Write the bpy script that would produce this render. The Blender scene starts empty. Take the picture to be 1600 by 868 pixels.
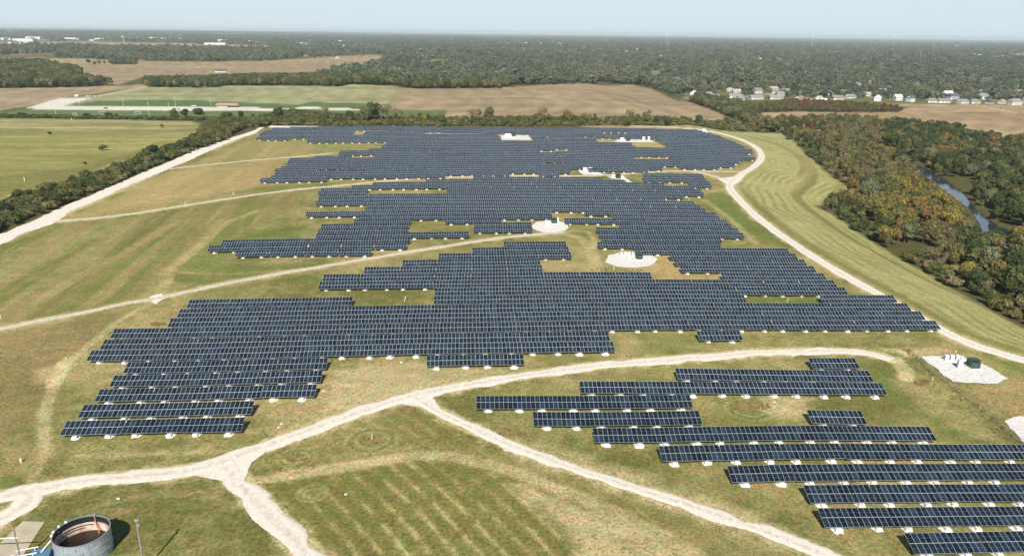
import bpy, math, random, bisect
import numpy as np
from mathutils import Vector, Matrix

random.seed(7)
rng = np.random.default_rng(7)
scene = bpy.context.scene
C = scene.collection

# ------------------------------------------------------------------ camera
F_PX, HY, ROLL, VPX, HC = 1200.0, 50.9, 0.0119, 728.0, 78.0


def camera_basis():
    r = math.atan(ROLL)
    d = (434 - HY) * math.cos(r)
    p = math.atan(d / F_PX)
    fx = 800 + (434 - HY) * math.sin(r) * math.cos(r)
    s = (VPX - fx) / math.cos(r)
    psi = -math.atan(s * math.cos(p) / F_PX)
    fwd = np.array([math.sin(psi) * math.cos(p), math.cos(psi) * math.cos(p), -math.sin(p)])
    right0 = np.array([math.cos(psi), -math.sin(psi), 0])
    up0 = np.cross(right0, fwd)
    c, s_ = math.cos(r), math.sin(r)
    return c * right0 + s_ * up0, -s_ * right0 + c * up0, fwd


RI, UP, FW = camera_basis()
cd = bpy.data.cameras.new('camera')
cam = bpy.data.objects.new('camera', cd)
C.objects.link(cam)
cd.sensor_width = 36
cd.lens = F_PX / 1600 * 36
cd.clip_start = 1
cd.clip_end = 200000
m = Matrix.Identity(4)
for i in range(3):
    m[i][0], m[i][1], m[i][2] = RI[i], UP[i], -FW[i]
m[2][3] = HC
cam.matrix_world = m
scene.camera = cam

# ------------------------------------------------------------------ world, sun, exposure
SUN_EL, SUN_AZ = math.radians(41.3), math.radians(187.8)
w = bpy.data.worlds.new('World')
scene.world = w
w.use_nodes = True
nt = w.node_tree
bg = nt.nodes['Background']
sky = nt.nodes.new('ShaderNodeTexSky')
sky.sky_type = 'NISHITA'
sky.sun_disc = False
sky.sun_elevation = SUN_EL
sky.sun_rotation = SUN_AZ
sky.air_density = 1.15
sky.dust_density = 0.1
sky.ozone_density = 2.2
tint = nt.nodes.new('ShaderNodeVectorMath')
tint.operation = 'MULTIPLY'
tint.inputs[1].default_value = (0.90, 0.97, 1.18)
nt.links.new(sky.outputs[0], tint.inputs[0])
# pale haze near the horizon, the same all the way round
wtc = nt.nodes.new('ShaderNodeTexCoord')
wsep = nt.nodes.new('ShaderNodeSeparateXYZ')
wmr = nt.nodes.new('ShaderNodeMapRange')
wmr.interpolation_type = 'SMOOTHSTEP'
for k_, v_ in (('From Min', 0.02), ('From Max', 0.42), ('To Min', 0.88), ('To Max', 0.0)): wmr.inputs[k_].default_value = v_
wmix = nt.nodes.new('ShaderNodeMixRGB')
wmix.inputs[2].default_value = (9.1, 10.9, 12.0, 1)
nt.links.new(wtc.outputs['Generated'], wsep.inputs[0])
nt.links.new(wsep.outputs['Z'], wmr.inputs['Value'])
nt.links.new(wmr.outputs[0], wmix.inputs[0])
nt.links.new(tint.outputs[0], wmix.inputs[1])
nt.links.new(wmix.outputs[0], bg.inputs[0])
bg.inputs[1].default_value = 0.06
sd = bpy.data.lights.new('sun', 'SUN')
sd.energy = 5.0
sd.angle = math.radians(0.5)
sd.color = (1.0, 0.935, 0.81)
sun = bpy.data.objects.new('sun', sd)
C.objects.link(sun)
sdir = Vector((math.sin(SUN_AZ) * math.cos(SUN_EL), math.cos(SUN_AZ) * math.cos(SUN_EL), math.sin(SUN_EL)))
sun.rotation_euler = sdir.to_track_quat('Z', 'Y').to_euler()
sun.location = (0, -50, 150)
scene.view_settings.view_transform = 'Standard'
scene.view_settings.look = 'None'
scene.view_settings.exposure = 0.32
scene.view_settings.gamma = 1.0
scene.cycles.max_bounces = 6
scene.cycles.volume_bounces = 1
scene.cycles.diffuse_bounces = 2
scene.cycles.glossy_bounces = 2


# ------------------------------------------------------------------ noise and terrain
def hash2(ix, iy, seed):
    h = (ix.astype(np.int64) * 374761393 + iy.astype(np.int64) * 668265263 + seed * 974634777) & 0x7fffffff
    h = ((h ^ (h >> 13)) * 1274126177) & 0x7fffffff
    h = (h ^ (h >> 16)) & 0xffff
    return h / 65535.0


def vnoise(x, y, seed=0):
    x = np.asarray(x, float); y = np.asarray(y, float)
    ix = np.floor(x); iy = np.floor(y)
    fx = x - ix; fy = y - iy
    fx = fx * fx * (3 - 2 * fx); fy = fy * fy * (3 - 2 * fy)
    a = hash2(ix, iy, seed); b = hash2(ix + 1, iy, seed)
    c = hash2(ix, iy + 1, seed); d = hash2(ix + 1, iy + 1, seed)
    return (a * (1 - fx) + b * fx) * (1 - fy) + (c * (1 - fx) + d * fx) * fy


def fbm(x, y, scale, seed=0, oct=3):
    v = 0; amp = 0.5; tot = 0
    for o in range(oct):
        v = v + amp * vnoise(np.asarray(x) / scale * 2 ** o + 17.3 * o, np.asarray(y) / scale * 2 ** o, seed + o)
        tot += amp; amp *= 0.55
    return v / tot


def sstep(a, b, x):
    t = np.clip((x - a) / (b - a), 0, 1)
    return t * t * (3 - 2 * t)


RX_Y = [-100, 120, 175, 190, 217, 255, 288, 330, 378, 428, 470, 520, 570, 605, 676, 1000]
RX_X = [190, 165, 143, 136, 133, 130, 130, 132, 139, 151, 178, 204, 216, 219.5, 215, 200]


def terr(X, Y):
    X = np.asarray(X, float); Y = np.asarray(Y, float)
    z = np.where(X < 0, -1.2 * (1 - np.exp(-(X / 90) ** 2)), -2.6 * (1 - np.exp(-(np.maximum(0, X - 20) / 150) ** 2)))
    xr = np.interp(Y, RX_Y, RX_X)
    z = z - 7.0 * sstep(2, 60, X - xr)
    z = z - 4.0 * sstep(4, 26, -186 - X)
    z = z - 6.0 * sstep(668, 700, Y)
    near = 1 - sstep(900, 1500, Y)
    z = z + near * (vnoise(X / 33, Y / 33, 5) - 0.5) * 0.5
    # river bed
    # low hills on the left horizon
    far = sstep(5000, 9000, Y)
    z = z + far * (26 * sstep(-1500, -5200, X) * sstep(0.2, 0.6, vnoise(X / 2600, Y / 2600, 9)))
    return z


def proj(X, Y, Z):
    X = np.asarray(X, float); Y = np.asarray(Y, float); Z = np.asarray(Z, float) - HC
    a = X * RI[0] + Y * RI[1] + Z * RI[2]
    b = X * UP[0] + Y * UP[1] + Z * UP[2]
    c = X * FW[0] + Y * FW[1] + Z * FW[2]
    return 800 + F_PX * a / c, 434 - F_PX * b / c


def shoot(x, y, h=0.0):
    d = FW * F_PX + RI * (x - 800) - UP * (y - 434)
    z = 0.0
    X = Y = 0.0
    for i in range(14):
        t = (z + h - HC) / d[2]
        X, Y = d[0] * t, d[1] * t
        z2 = float(terr(X, Y))
        z = 0.5 * (z + z2) if i > 3 else z2
    return float(X), float(Y)


def shoots(pts, h=0.0):
    return [shoot(x, y, h) for x, y in pts]


def inpoly(poly, X, Y):
    X = np.asarray(X, float); Y = np.asarray(Y, float)
    ins = np.zeros(X.shape, bool)
    n = len(poly)
    for i in range(n):
        x1, y1 = poly[i]; x2, y2 = poly[(i + 1) % n]
        if y1 == y2:
            continue
        c = ((y1 > Y) != (y2 > Y)) & (X < (x2 - x1) * (Y - y1) / (y2 - y1) + x1)
        ins ^= c
    return ins


def pdist(line, X, Y, closed=False):
    best = np.full(np.shape(X), 1e18)
    n = len(line)
    for i in range(n if closed else n - 1):
        x1, y1 = line[i]; x2, y2 = line[(i + 1) % n]
        dx, dy = x2 - x1, y2 - y1
        L = dx * dx + dy * dy + 1e-12
        t = np.clip(((X - x1) * dx + (Y - y1) * dy) / L, 0, 1)
        dd = (X - x1 - t * dx) ** 2 + (Y - y1 - t * dy) ** 2
        best = np.minimum(best, dd)
    return np.sqrt(best)


def smooth_line(pts, n=8):
    out = []
    P = [np.array(p, float) for p in pts]
    for i in range(len(P) - 1):
        p0 = P[max(i - 1, 0)]; p1 = P[i]; p2 = P[i + 1]; p3 = P[min(i + 2, len(P) - 1)]
        for k in range(n):
            t = k / n
            out.append(tuple(0.5 * ((2 * p1) + (-p0 + p2) * t + (2 * p0 - 5 * p1 + 4 * p2 - p3) * t * t + (-p0 + 3 * p1 - 3 * p2 + p3) * t ** 3)))
    out.append(tuple(P[-1]))
    return out


# ------------------------------------------------------------------ object helpers
def tag(o, label=None, cat=None, group=None, kind=None):
    if label: o['label'] = label
    if cat: o['category'] = cat
    if group: o['group'] = group
    if kind: o['kind'] = kind
    return o


def empty(name, loc, rot=(0, 0, 0), label=None, cat=None, group=None):
    o = bpy.data.objects.new(name, None)
    o.empty_display_size = 0.5
    o.location = loc
    o.rotation_euler = rot
    C.objects.link(o)
    return tag(o, label, cat, group)


def link(name, me, parent=None, loc=(0, 0, 0), rot=(0, 0, 0), scale=(1, 1, 1)):
    o = bpy.data.objects.new(name, me)
    o.location = loc; o.rotation_euler = rot; o.scale = scale
    C.objects.link(o)
    if parent is not None:
        o.parent = parent
    return o


class MB:
    def __init__(s):
        s.v = []; s.f = []; s.mi = []; s.mats = []

    def mat(s, m):
        if m not in s.mats: s.mats.append(m)
        return s.mats.index(m)

    def add(s, vs, fs, m):
        k = len(s.v); i = s.mat(m)
        s.v += [tuple(v) for v in vs]
        for f in fs:
            s.f.append([a + k for a in f]); s.mi.append(i)

    def box(s, c, d, m, rot=None, taper=1.0):
        hx, hy, hz = d[0] / 2, d[1] / 2, d[2] / 2
        vs = []
        for z, t in ((-hz, 1.0), (hz, taper)):
            for x, y in ((-hx, -hy), (hx, -hy), (hx, hy), (-hx, hy)):
                vs.append(Vector((x * t, y * t, z)))
        if rot is not None:
            R = rot if isinstance(rot, Matrix) else Matrix.Rotation(rot, 3, 'Z')
            vs = [R @ v for v in vs]
        vs = [v + Vector(c) for v in vs]
        s.add(vs, [(3, 2, 1, 0), (4, 5, 6, 7), (0, 1, 5, 4), (1, 2, 6, 5), (2, 3, 7, 6), (3, 0, 4, 7)], m)

    def tube(s, a, b, r0, m, r1=None, n=8, cap=True):
        a = Vector(a); b = Vector(b)
        r1 = r0 if r1 is None else r1
        d = (b - a).normalized()
        u = d.orthogonal().normalized(); v = d.cross(u)
        vs = []
        for p, r in ((a, r0), (b, r1)):
            for i in range(n):
                t = 2 * math.pi * i / n
                vs.append(p + u * (r * math.cos(t)) + v * (r * math.sin(t)))
        fs = [(i, (i + 1) % n, n + (i + 1) % n, n + i) for i in range(n)]
        if cap: fs += [tuple(range(n - 1, -1, -1)), tuple(range(n, 2 * n))]
        s.add(vs, fs, m)

    def mesh(s, name, smooth=False):
        me = bpy.data.meshes.new(name)
        me.from_pydata(s.v, [], s.f)
        for m in s.mats: me.materials.append(m)
        me.polygons.foreach_set('material_index', s.mi)
        if smooth: me.polygons.foreach_set('use_smooth', [True] * len(s.f))
        me.update()
        return me

    def build(s, name, parent=None, smooth=False, **k):
        return link(name, s.mesh(name, smooth), parent, **k)


def np_mesh(name, V, Q, mats=(), smooth=True):
    me = bpy.data.meshes.new(name)
    nv, nf, k = len(V), len(Q), Q.shape[1]
    me.vertices.add(nv); me.loops.add(nf * k); me.polygons.add(nf)
    me.vertices.foreach_set('co', np.asarray(V, np.float32).ravel())
    me.loops.foreach_set('vertex_index', np.asarray(Q, np.int32).ravel())
    me.polygons.foreach_set('loop_start', np.arange(0, nf * k, k, dtype=np.int32))
    me.polygons.foreach_set('use_smooth', np.full(nf, smooth))
    for m in mats: me.materials.append(m)
    me.update(calc_edges=True)
    return me


# ------------------------------------------------------------------ materials
def newmat(name, col=(0.5, 0.5, 0.5), rough=0.8, metal=0.0, spec=None):
    m = bpy.data.materials.new(name); m.use_nodes = True
    b = m.node_tree.nodes['Principled BSDF']
    b.inputs['Base Color'].default_value = (*col, 1)
    b.inputs['Roughness'].default_value = rough
    b.inputs['Metallic'].default_value = metal
    if spec is not None: b.inputs['Specular IOR Level'].default_value = spec
    return m


def nd(m, t, **k):
    n = m.node_tree.nodes.new(t)
    for a, v in k.items(): setattr(n, a, v)
    return n


def lk(m, a, b): m.node_tree.links.new(a, b)


def noisy(name, c1, c2, scale=3.0, rough=0.85, metal=0.0, detail=4, lo=0.35, hi=0.65, bump=0.0, spec=None, coord='Object'):
    m = newmat(name, c1, rough, metal, spec)
    b = m.node_tree.nodes['Principled BSDF']
    tc = nd(m, 'ShaderNodeTexCoord')
    n = nd(m, 'ShaderNodeTexNoise'); n.inputs['Scale'].default_value = scale; n.inputs['Detail'].default_value = detail
    if coord == 'World':
        g = nd(m, 'ShaderNodeNewGeometry'); lk(m, g.outputs['Position'], n.inputs['Vector'])
    else:
        lk(m, tc.outputs['Object'], n.inputs['Vector'])
    r = nd(m, 'ShaderNodeValToRGB')
    r.color_ramp.elements[0].position = lo; r.color_ramp.elements[0].color = (*c1, 1)
    r.color_ramp.elements[1].position = hi; r.color_ramp.elements[1].color = (*c2, 1)
    lk(m, n.outputs['Fac'], r.inputs[0]); lk(m, r.outputs[0], b.inputs['Base Color'])
    if bump:
        bp = nd(m, 'ShaderNodeBump'); bp.inputs['Strength'].default_value = bump; bp.inputs['Distance'].default_value = 0.1
        lk(m, n.outputs['Fac'], bp.inputs['Height']); lk(m, bp.outputs[0], b.inputs['Normal'])
    return m


def foliage(name, cols, dark=0.55, tint=(1.04, 0.99, 0.80)):
    """leaf colour picked per tree from a ramp, then broken up by noise"""
    m = newmat(name, cols[0], 0.75, spec=0.25)
    b = m.node_tree.nodes['Principled BSDF']
    oi = nd(m, 'ShaderNodeObjectInfo')
    r = nd(m, 'ShaderNodeValToRGB')
    r.color_ramp.interpolation = 'LINEAR'
    els = r.color_ramp.elements
    while len(els) < len(cols): els.new(0.5)
    for i, c in enumerate(cols):
        els[i].position = i / max(1, len(cols) - 1); els[i].color = (*c, 1)
    lk(m, oi.outputs['Random'], r.inputs[0])
    g = nd(m, 'ShaderNodeNewGeometry')
    n = nd(m, 'ShaderNodeTexNoise'); n.inputs['Scale'].default_value = 0.55; n.inputs['Detail'].default_value = 3
    lk(m, g.outputs['Position'], n.inputs['Vector'])
    mr = nd(m, 'ShaderNodeMapRange')
    mr.inputs['From Min'].default_value = 0.3; mr.inputs['From Max'].default_value = 0.7
    mr.inputs['To Min'].default_value = dark; mr.inputs['To Max'].default_value = 1.45
    lk(m, n.outputs['Fac'], mr.inputs['Value'])
    mx = nd(m, 'ShaderNodeVectorMath', operation='SCALE')
    lk(m, r.outputs[0], mx.inputs[0]); lk(m, mr.outputs[0], mx.inputs['Scale'])
    wy = nd(m, 'ShaderNodeVectorMath', operation='MULTIPLY'); wy.inputs[1].default_value = tint
    lk(m, mx.outputs[0], wy.inputs[0]); lk(m, wy.outputs[0], b.inputs['Base Color'])
    return m


GRAVEL = noisy('gravel', (0.64, 0.585, 0.485), (0.77, 0.71, 0.61), 1.7, 0.95, detail=8, coord='World', bump=0.25)
PADG = noisy('pad_gravel', (0.56, 0.54, 0.49), (0.76, 0.74, 0.69), 1.6, 0.95, detail=7, coord='World', bump=0.2)
CONC = noisy('concrete', (0.42, 0.36, 0.25), (0.50, 0.435, 0.31), 0.6, 0.9, detail=6, coord='World')
BALL = noisy('ballast', (0.55, 0.53, 0.48), (0.80, 0.78, 0.73), 1.6, 0.95, detail=5, bump=0.3, coord='World')
GALV = noisy('galvanized', (0.42, 0.44, 0.46), (0.55, 0.57, 0.60), 3, 0.45, 0.6)
FRAME = newmat('panel_frame', (0.52, 0.58, 0.62), 0.4, 0.2)
BACK = newmat('panel_back', (0.30, 0.30, 0.30), 0.7)
BARK = noisy('bark', (0.10, 0.08, 0.06), (0.20, 0.17, 0.13), 2.0, 0.9)
WOODP = noisy('pole_wood', (0.20, 0.17, 0.14), (0.34, 0.30, 0.26), 2.0, 0.9)
WHITE = newmat('white_paint', (0.78, 0.78, 0.76), 0.5)


def panel_glass(k=1.0, rough=0.16):
    m = newmat('panel_glass', (0.012, 0.017, 0.032), rough, spec=0.5)
    b = m.node_tree.nodes['Principled BSDF']
    oi = nd(m, 'ShaderNodeObjectInfo')
    g = nd(m, 'ShaderNodeNewGeometry')
    n = nd(m, 'ShaderNodeTexNoise'); n.inputs['Scale'].default_value = 0.9; n.inputs['Detail'].default_value = 2
    lk(m, g.outputs['Position'], n.inputs['Vector'])
    r = nd(m, 'ShaderNodeValToRGB')
    r.color_ramp.elements[0].position = 0.3; r.color_ramp.elements[0].color = (0.0075 * k, 0.0135 * k, 0.0195 * k, 1)
    r.color_ramp.elements[1].position = 0.7; r.color_ramp.elements[1].color = (0.013 * k, 0.023 * k, 0.034 * k, 1)
    lk(m, n.outputs['Fac'], r.inputs[0]); lk(m, r.outputs[0], b.inputs['Base Color'])
    return m


GLASSES = [panel_glass(k, r_) for k, r_ in ((1.0, .14), (1.0, .16), (0.6, .12), (1.9, .22), (1.35, .18))]
BUSBAR = newmat('cell_gap', (0.12, 0.14, 0.17), 0.4)

# ------------------------------------------------------------------ roads (photo outlines turned into ground points)
RD_MAIN = smooth_line([(-30, 783), (0, 777), (60, 765), (130, 752), (200, 745), (270, 738), (330, 727), (390, 705), (450, 683), (500, 665), (560, 645), (610, 628), (660, 615), (730, 601), (800, 590), (900, 575), (1000, 566), (1100, 558), (1200, 550), (1300, 548), (1360, 552), (1395, 562)], 4)
RD_DOWN = smooth_line([(352, 728), (370, 752), (400, 785), (430, 815), (470, 855), (510, 900)], 4)
RD_LOW = smooth_line([(648, 622), (680, 640), (730, 666), (780, 688), (840, 711), (900, 733), (1000, 765), (1100, 797), (1200, 832), (1290, 868), (1360, 898)], 4)
RD_MID = smooth_line([(-40, 522), (0, 513), (100, 494), (200, 473), (245, 466), (350, 443), (470, 422), (600, 400), (700, 384), (780, 372), (840, 366), (880, 362)], 4)
RD_THIN = smooth_line([(84, 346), (125, 343), (200, 335), (290, 321), (400, 304), (480, 294.5), (530, 290), (600, 283), (660, 279), (735, 276), (800, 275), (870, 275), (940, 274), (980, 271.5), (1020, 268.5), (1060, 267), (1085, 268), (1110, 274), (1140, 282)], 4)
RD_THIN2 = smooth_line([(262, 264), (330, 257), (400, 250), (450, 246), (520, 239.5)], 4)
RD_RIGHT = smooth_line([(985, 197), (1045, 198.5), (1100, 203.5), (1135, 211), (1165, 221), (1183, 232), (1190, 245), (1181, 258), (1162, 270), (1144, 282), (1140, 293), (1155, 312), (1190, 345), (1240, 381), (1300, 419), (1350, 447), (1400, 475), (1450, 504), (1500, 530), (1560, 551), (1610, 565), (1700, 587), (1820, 622), (2000, 680)], 4)
RD_LINK = smooth_line([(1075, 267), (1110, 267.5), (1158, 268.5)], 4)
RD_DRIVE = smooth_line([(48, 772), (38, 790), (0, 812), (-40, 835)], 4)
P_LEFT = [(-40, 384), (0, 366), (50, 346), (100, 322), (150, 302), (185, 286), (225, 269), (262, 254), (312, 231), (350, 219), (400, 202.5), (423, 196.3), (496, 197.2), (498, 198.6), (425, 199), (400, 208), (350, 226), (300, 249), (250, 270), (212, 285), (150, 314), (108, 331), (100, 339), (82, 350), (35, 365), (0, 384), (-40, 402)]
WORLD_ROADS = []


def rut_material(name, centre, amount, c1, c2):
    m = noisy(name, c1, c2, 1.7, 0.95, detail=8, coord='World', bump=0.25)
    b = m.node_tree.nodes['Principled BSDF']
    src = b.inputs['Base Color'].links[0].from_socket
    at = nd(m, 'ShaderNodeAttribute'); at.attribute_name = 'across'
    r = nd(m, 'ShaderNodeValToRGB')     # how much grass or loose earth: middle and edges, wheel lines clean
    e = r.color_ramp.elements
    e[0].position = 0.0; e[0].color = (1, 1, 1, 1); e[1].position = 1.0; e[1].color = (1, 1, 1, 1)
    for p_, v_ in ((0.22, 0.75), (0.40, 0.0), (0.68, 0.0), (0.86, 0.55)):
        q = e.new(p_); q.color = (v_, v_, v_, 1)
    lk(m, at.outputs['Fac'], r.inputs[0])
    g = nd(m, 'ShaderNodeNewGeometry')
    n = nd(m, 'ShaderNodeTexNoise'); n.inputs['Scale'].default_value = 0.9; n.inputs['Detail'].default_value = 7; n.inputs['Roughness'].default_value = 0.7
    lk(m, g.outputs['Position'], n.inputs['Vector'])
    mr = nd(m, 'ShaderNodeMapRange'); mr.inputs['From Min'].default_value = 0.42; mr.inputs['From Max'].default_value = 0.58
    lk(m, n.outputs['Fac'], mr.inputs['Value'])
    mu = nd(m, 'ShaderNodeMath', operation='MULTIPLY'); lk(m, r.outputs[0], mu.inputs[0]); lk(m, mr.outputs[0], mu.inputs[1])
    m2 = nd(m, 'ShaderNodeMath', operation='MULTIPLY'); m2.inputs[1].default_value = amount; lk(m, mu.outputs[0], m2.inputs[0])
    mx = nd(m, 'ShaderNodeMixRGB'); mx.inputs[2].default_value = (*centre, 1)
    lk(m, m2.outputs[0], mx.inputs[0]); lk(m, src, mx.inputs[1]); lk(m, mx.outputs[0], b.inputs['Base Color'])
    return m


ROADM = rut_material('road_gravel', (0.40, 0.33, 0.23), 0.55, (0.64, 0.585, 0.485), (0.77, 0.71, 0.61))
TRACKM = rut_material('track_gravel', (0.30, 0.26, 0.14), 0.85, (0.52, 0.45, 0.35), (0.70, 0.62, 0.50))


def ragged(seed):
    return lambda s, side: (vnoise(np.array([s * 0.8]), np.array([side * 31.7 + seed]), 3)[0] - 0.5)


def road_ribbon(name, line_px, width, label_off=0.05, mat=None, seed=1, rag=0.7, wfun=None, tracks=None):
    P = shoots(line_px)
    WORLD_ROADS.append((P, width))
    # resample at ~1.2 m
    pts = [np.array(P[0])]
    for a, b in zip(P[:-1], P[1:]):
        a = np.array(a); b = np.array(b); L = np.linalg.norm(b - a)
        n = max(1, int(L / 0.6))
        for k in range(1, n + 1): pts.append(a + (b - a) * k / n)
    pts = np.array(pts)
    t = np.gradient(pts, axis=0); t /= np.linalg.norm(t, axis=1)[:, None] + 1e-9
    nrm = np.stack([-t[:, 1], t[:, 0]], 1)
    s = np.arange(len(pts)) * 0.6
    wl = width / 2 + rag * (fbm(s, s * 0 + seed * 7.1, 5.5, 11, 5) - 0.5) * 2.6
    wr = width / 2 + rag * (fbm(s, s * 0 + seed * 13.7 + 50, 5.5, 21, 5) - 0.5) * 2.6
    cols = [-1, -0.78, -0.5, -0.25, 0, 0.25, 0.5, 0.78, 1]
    V = []
    for c in cols:
        off = np.where(c < 0, wl, wr) * c
        q = pts + nrm * off[:, None]
        V.append(np.column_stack([q, terr(q[:, 0], q[:, 1]) + label_off + (0.05 if abs(c) < 0.9 else -0.03)]))
    V = np.stack(V, 1).reshape(-1, 3)
    n = len(pts); k = len(cols)
    Q = []
    for i in range(n - 1):
        for j in range(k - 1):
            Q.append((i * k + j, (i + 1) * k + j, (i + 1) * k + j + 1, i * k + j + 1))
    Q = np.array(Q)[:, ::-1]
    rme = np_mesh(name, V, Q, [mat or (TRACKM if 'track' in name else ROADM)])
    ac = rme.attributes.new('across', 'FLOAT', 'POINT')
    ac.data.foreach_set('value', np.tile(np.abs(np.array(cols, np.float32)), n))
    o = link(name, rme)
    if o.data.polygons[0].normal.z < 0: o.data.flip_normals()
    return tag(o, kind='structure')


def sheet(name, poly_world, mat, off=0.06, step=2.0, rag=0.6, seed=3, kind='structure'):
    """flat patch cut to a ragged outline and draped over the ground"""
    P = []
    n = len(poly_world)
    for i in range(n):
        a = np.array(poly_world[i]); b = np.array(poly_world[(i + 1) % n])
        L = np.linalg.norm(b - a); k = max(1, int(L / (0.45 if rag > 0.1 else 3)))
        for q in range(k): P.append(a + (b - a) * q / k)
    P = np.array(P)
    P = P + np.column_stack([(fbm(P[:, 0], P[:, 1], 3.0, seed, 4) - 0.5), (fbm(P[:, 0], P[:, 1], 3.0, seed + 9, 4) - 0.5)]) * 3 * rag
    from mathutils.geometry import tessellate_polygon
    tris = tessellate_polygon([[Vector((p[0], p[1], 0)) for p in P]])
    V = np.column_stack([P, terr(P[:, 0], P[:, 1]) + off])
    me = bpy.data.meshes.new(name)
    import bmesh
    bm = bmesh.new()
    vs = [bm.verts.new(v) for v in V]
    for t in tris:
        try: bm.faces.new([vs[i] for i in t])
        except ValueError: pass
    for _ in range(2):
        long = [e for e in bm.edges if e.calc_length() > step * 3]
        if not long: break
        bmesh.ops.subdivide_edges(bm, edges=long, cuts=2, use_grid_fill=False)
        bmesh.ops.triangulate(bm, faces=bm.faces[:])
    for v in bm.verts: v.co.z = float(terr(v.co.x, v.co.y)) + off
    bmesh.ops.recalc_face_normals(bm, faces=bm.faces[:])
    bm.normal_update()
    if sum(f.normal.z for f in bm.faces) < 0: bmesh.ops.reverse_faces(bm, faces=bm.faces[:])
    for f in bm.faces: f.smooth = True
    bm.to_mesh(me); bm.free()
    me.materials.append(mat)
    o = link(name, me)
    return tag(o, kind=kind)


road_ribbon('gravel_road', RD_MAIN, 4.1, seed=1, rag=1.2)
road_ribbon('gravel_road', RD_DOWN, 4.2, seed=2, label_off=0.07, rag=1.3)
road_ribbon('gravel_road', RD_LOW, 3.2, seed=3, label_off=0.065, rag=1.3)
road_ribbon('gravel_track', RD_MID, 2.7, seed=4, rag=0.6)
road_ribbon('gravel_track', RD_THIN, 2.8, seed=5, rag=0.5)
road_ribbon('gravel_track', RD_THIN2, 2.6, seed=6, rag=0.5)
road_ribbon('gravel_road', RD_RIGHT, 4.4, seed=7, rag=0.5)
road_ribbon('gravel_track', RD_LINK, 2.2, seed=8, rag=0.6, label_off=0.07)
road_ribbon('gravel_road', RD_DRIVE, 4.2, seed=9, rag=1.2, label_off=0.07)
WORLD_ROADS.append((shoots([(x, y) for x, y in [(0, 375), (60, 345), (130, 318), (200, 287), (280, 250), (360, 220), (415, 198)]]), 9))
sheet('gravel_road', shoots(P_LEFT), GRAVEL, 0.08, rag=0.8, seed=5)
sheet('gravel_road', shoots([(280, 735), (330, 722), (395, 698), (420, 700), (395, 722), (382, 748), (395, 775), (372, 768), (345, 752), (318, 745)]), GRAVEL, 0.085, rag=0.5, seed=6)
sheet('gravel_road', shoots([(600, 626), (660, 612), (690, 612), (676, 622), (690, 640), (665, 636), (640, 634)]), GRAVEL, 0.085, rag=0.4, seed=7)
sheet('gravel_road', shoots([(1120, 279), (1150, 276), (1168, 268), (1157, 283), (1147, 290), (1140, 300), (1135, 288)]), GRAVEL, 0.09, rag=0.4, seed=8)
sheet('gravel_road', shoots([(232, 464), (252, 459), (258, 466), (243, 476), (237, 471)]), GRAVEL, 0.09, rag=0.5, seed=8)


def ellipse(cx, cy, rx, ry, n=28):
    return [(cx + rx * math.cos(2 * math.pi * i / n), cy + ry * math.sin(2 * math.pi * i / n)) for i in range(n)]


PADS = [
    [(x, y) for x, y in ellipse(986, 406, 40, 12.5)],
    [(x, y) for x, y in ellipse(860, 354, 29, 9.5)],
    [(1440, 557), (1470, 555.5), (1500, 557), (1530, 566), (1552, 576), (1572, 590), (1560, 600), (1530, 599), (1492, 597), (1478, 590), (1458, 573)],
    [(1572, 658), (1590, 650), (1640, 650), (1670, 672), (1620, 694), (1600, 690), (1585, 676)],
    [(781, 210), (800, 209), (826, 212), (831, 219), (784, 219)],
    [(958, 222), (972, 216), (990, 216), (1012, 217), (1024, 222), (1000, 222.5)],
    [(904, 267), (925, 265), (936, 268), (944, 273.5), (912, 273.5)],
    [(950, 276), (968, 274.5), (976, 277), (988, 285), (980, 285), (972, 279), (956, 279)],
    [(1086, 204), (1104, 203.5), (1106, 206), (1088, 206.5)],
]
for i, p in enumerate(PADS):
    sheet('gravel_pad', shoots(p), PADG, 0.11, rag=0.55 if i < 4 else 0.8, seed=20 + i)
sheet('concrete_slab', shoots([(36, 814), (70, 815), (36, 868), (20, 890), (-40, 890), (-20, 868)]), CONC, 0.1, rag=0.03, seed=3)

# river
RIVER = [(1428, 255), (1445, 262), (1475, 278), (1500, 297), (1525, 325), (1560, 352), (1600, 362), (1660, 372), (1660, 400), (1560, 362), (1536, 361), (1530, 347), (1515, 325), (1490, 308), (1465, 288), (1440, 272), (1428, 262), (1375, 236), (1368, 228), (1400, 232)]

# ------------------------------------------------------------------ ground sheet with painted ground cover
APEX = -60.0
ang = np.concatenate([np.array([75, 66, 58, 51, 45, 41.5]), np.arange(39, 4, -0.08), np.arange(4, 0.6, -0.06), np.array([0.5, 0.4, 0.3, 0.22, 0.15, 0.1, 0.06])])
GY = HC / np.tan(np.radians(ang))
GU = np.linspace(-1.15, 1.15, 900)
YY = np.repeat(GY[:, None], len(GU), 1)
XX = GU[None, :] * (YY - APEX)
X = XX.ravel(); Y = YY.ravel()
Z = terr(X, Y)


def cmix(col, c, a):
    a = np.clip(a, 0, 1)[:, None]
    return col * (1 - a) + np.asarray(c)[None, :] * a


def region(px, soft=1.0, warp=2.0, ws=10.0, seed=1, world=None):
    P = world if world is not None else shoots(px)
    wx = X + (fbm(X, Y, ws, seed) - 0.5) * 2 * warp
    wy = Y + (fbm(X, Y, ws, seed + 7) - 0.5) * 2 * warp
    xs = [p[0] for p in P]; ys = [p[1] for p in P]
    pad = soft * 2 + warp * 2
    sel = (X > min(xs) - pad) & (X < max(xs) + pad) & (Y > min(ys) - pad) & (Y < max(ys) + pad)
    out = np.zeros(len(X))
    if sel.any():
        i = inpoly(P, wx[sel], wy[sel])
        d = pdist(P, wx[sel], wy[sel], True)
        sd_ = np.where(i, d, -d)
        out[sel] = sstep(-soft, soft, sd_)
    return out


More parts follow.
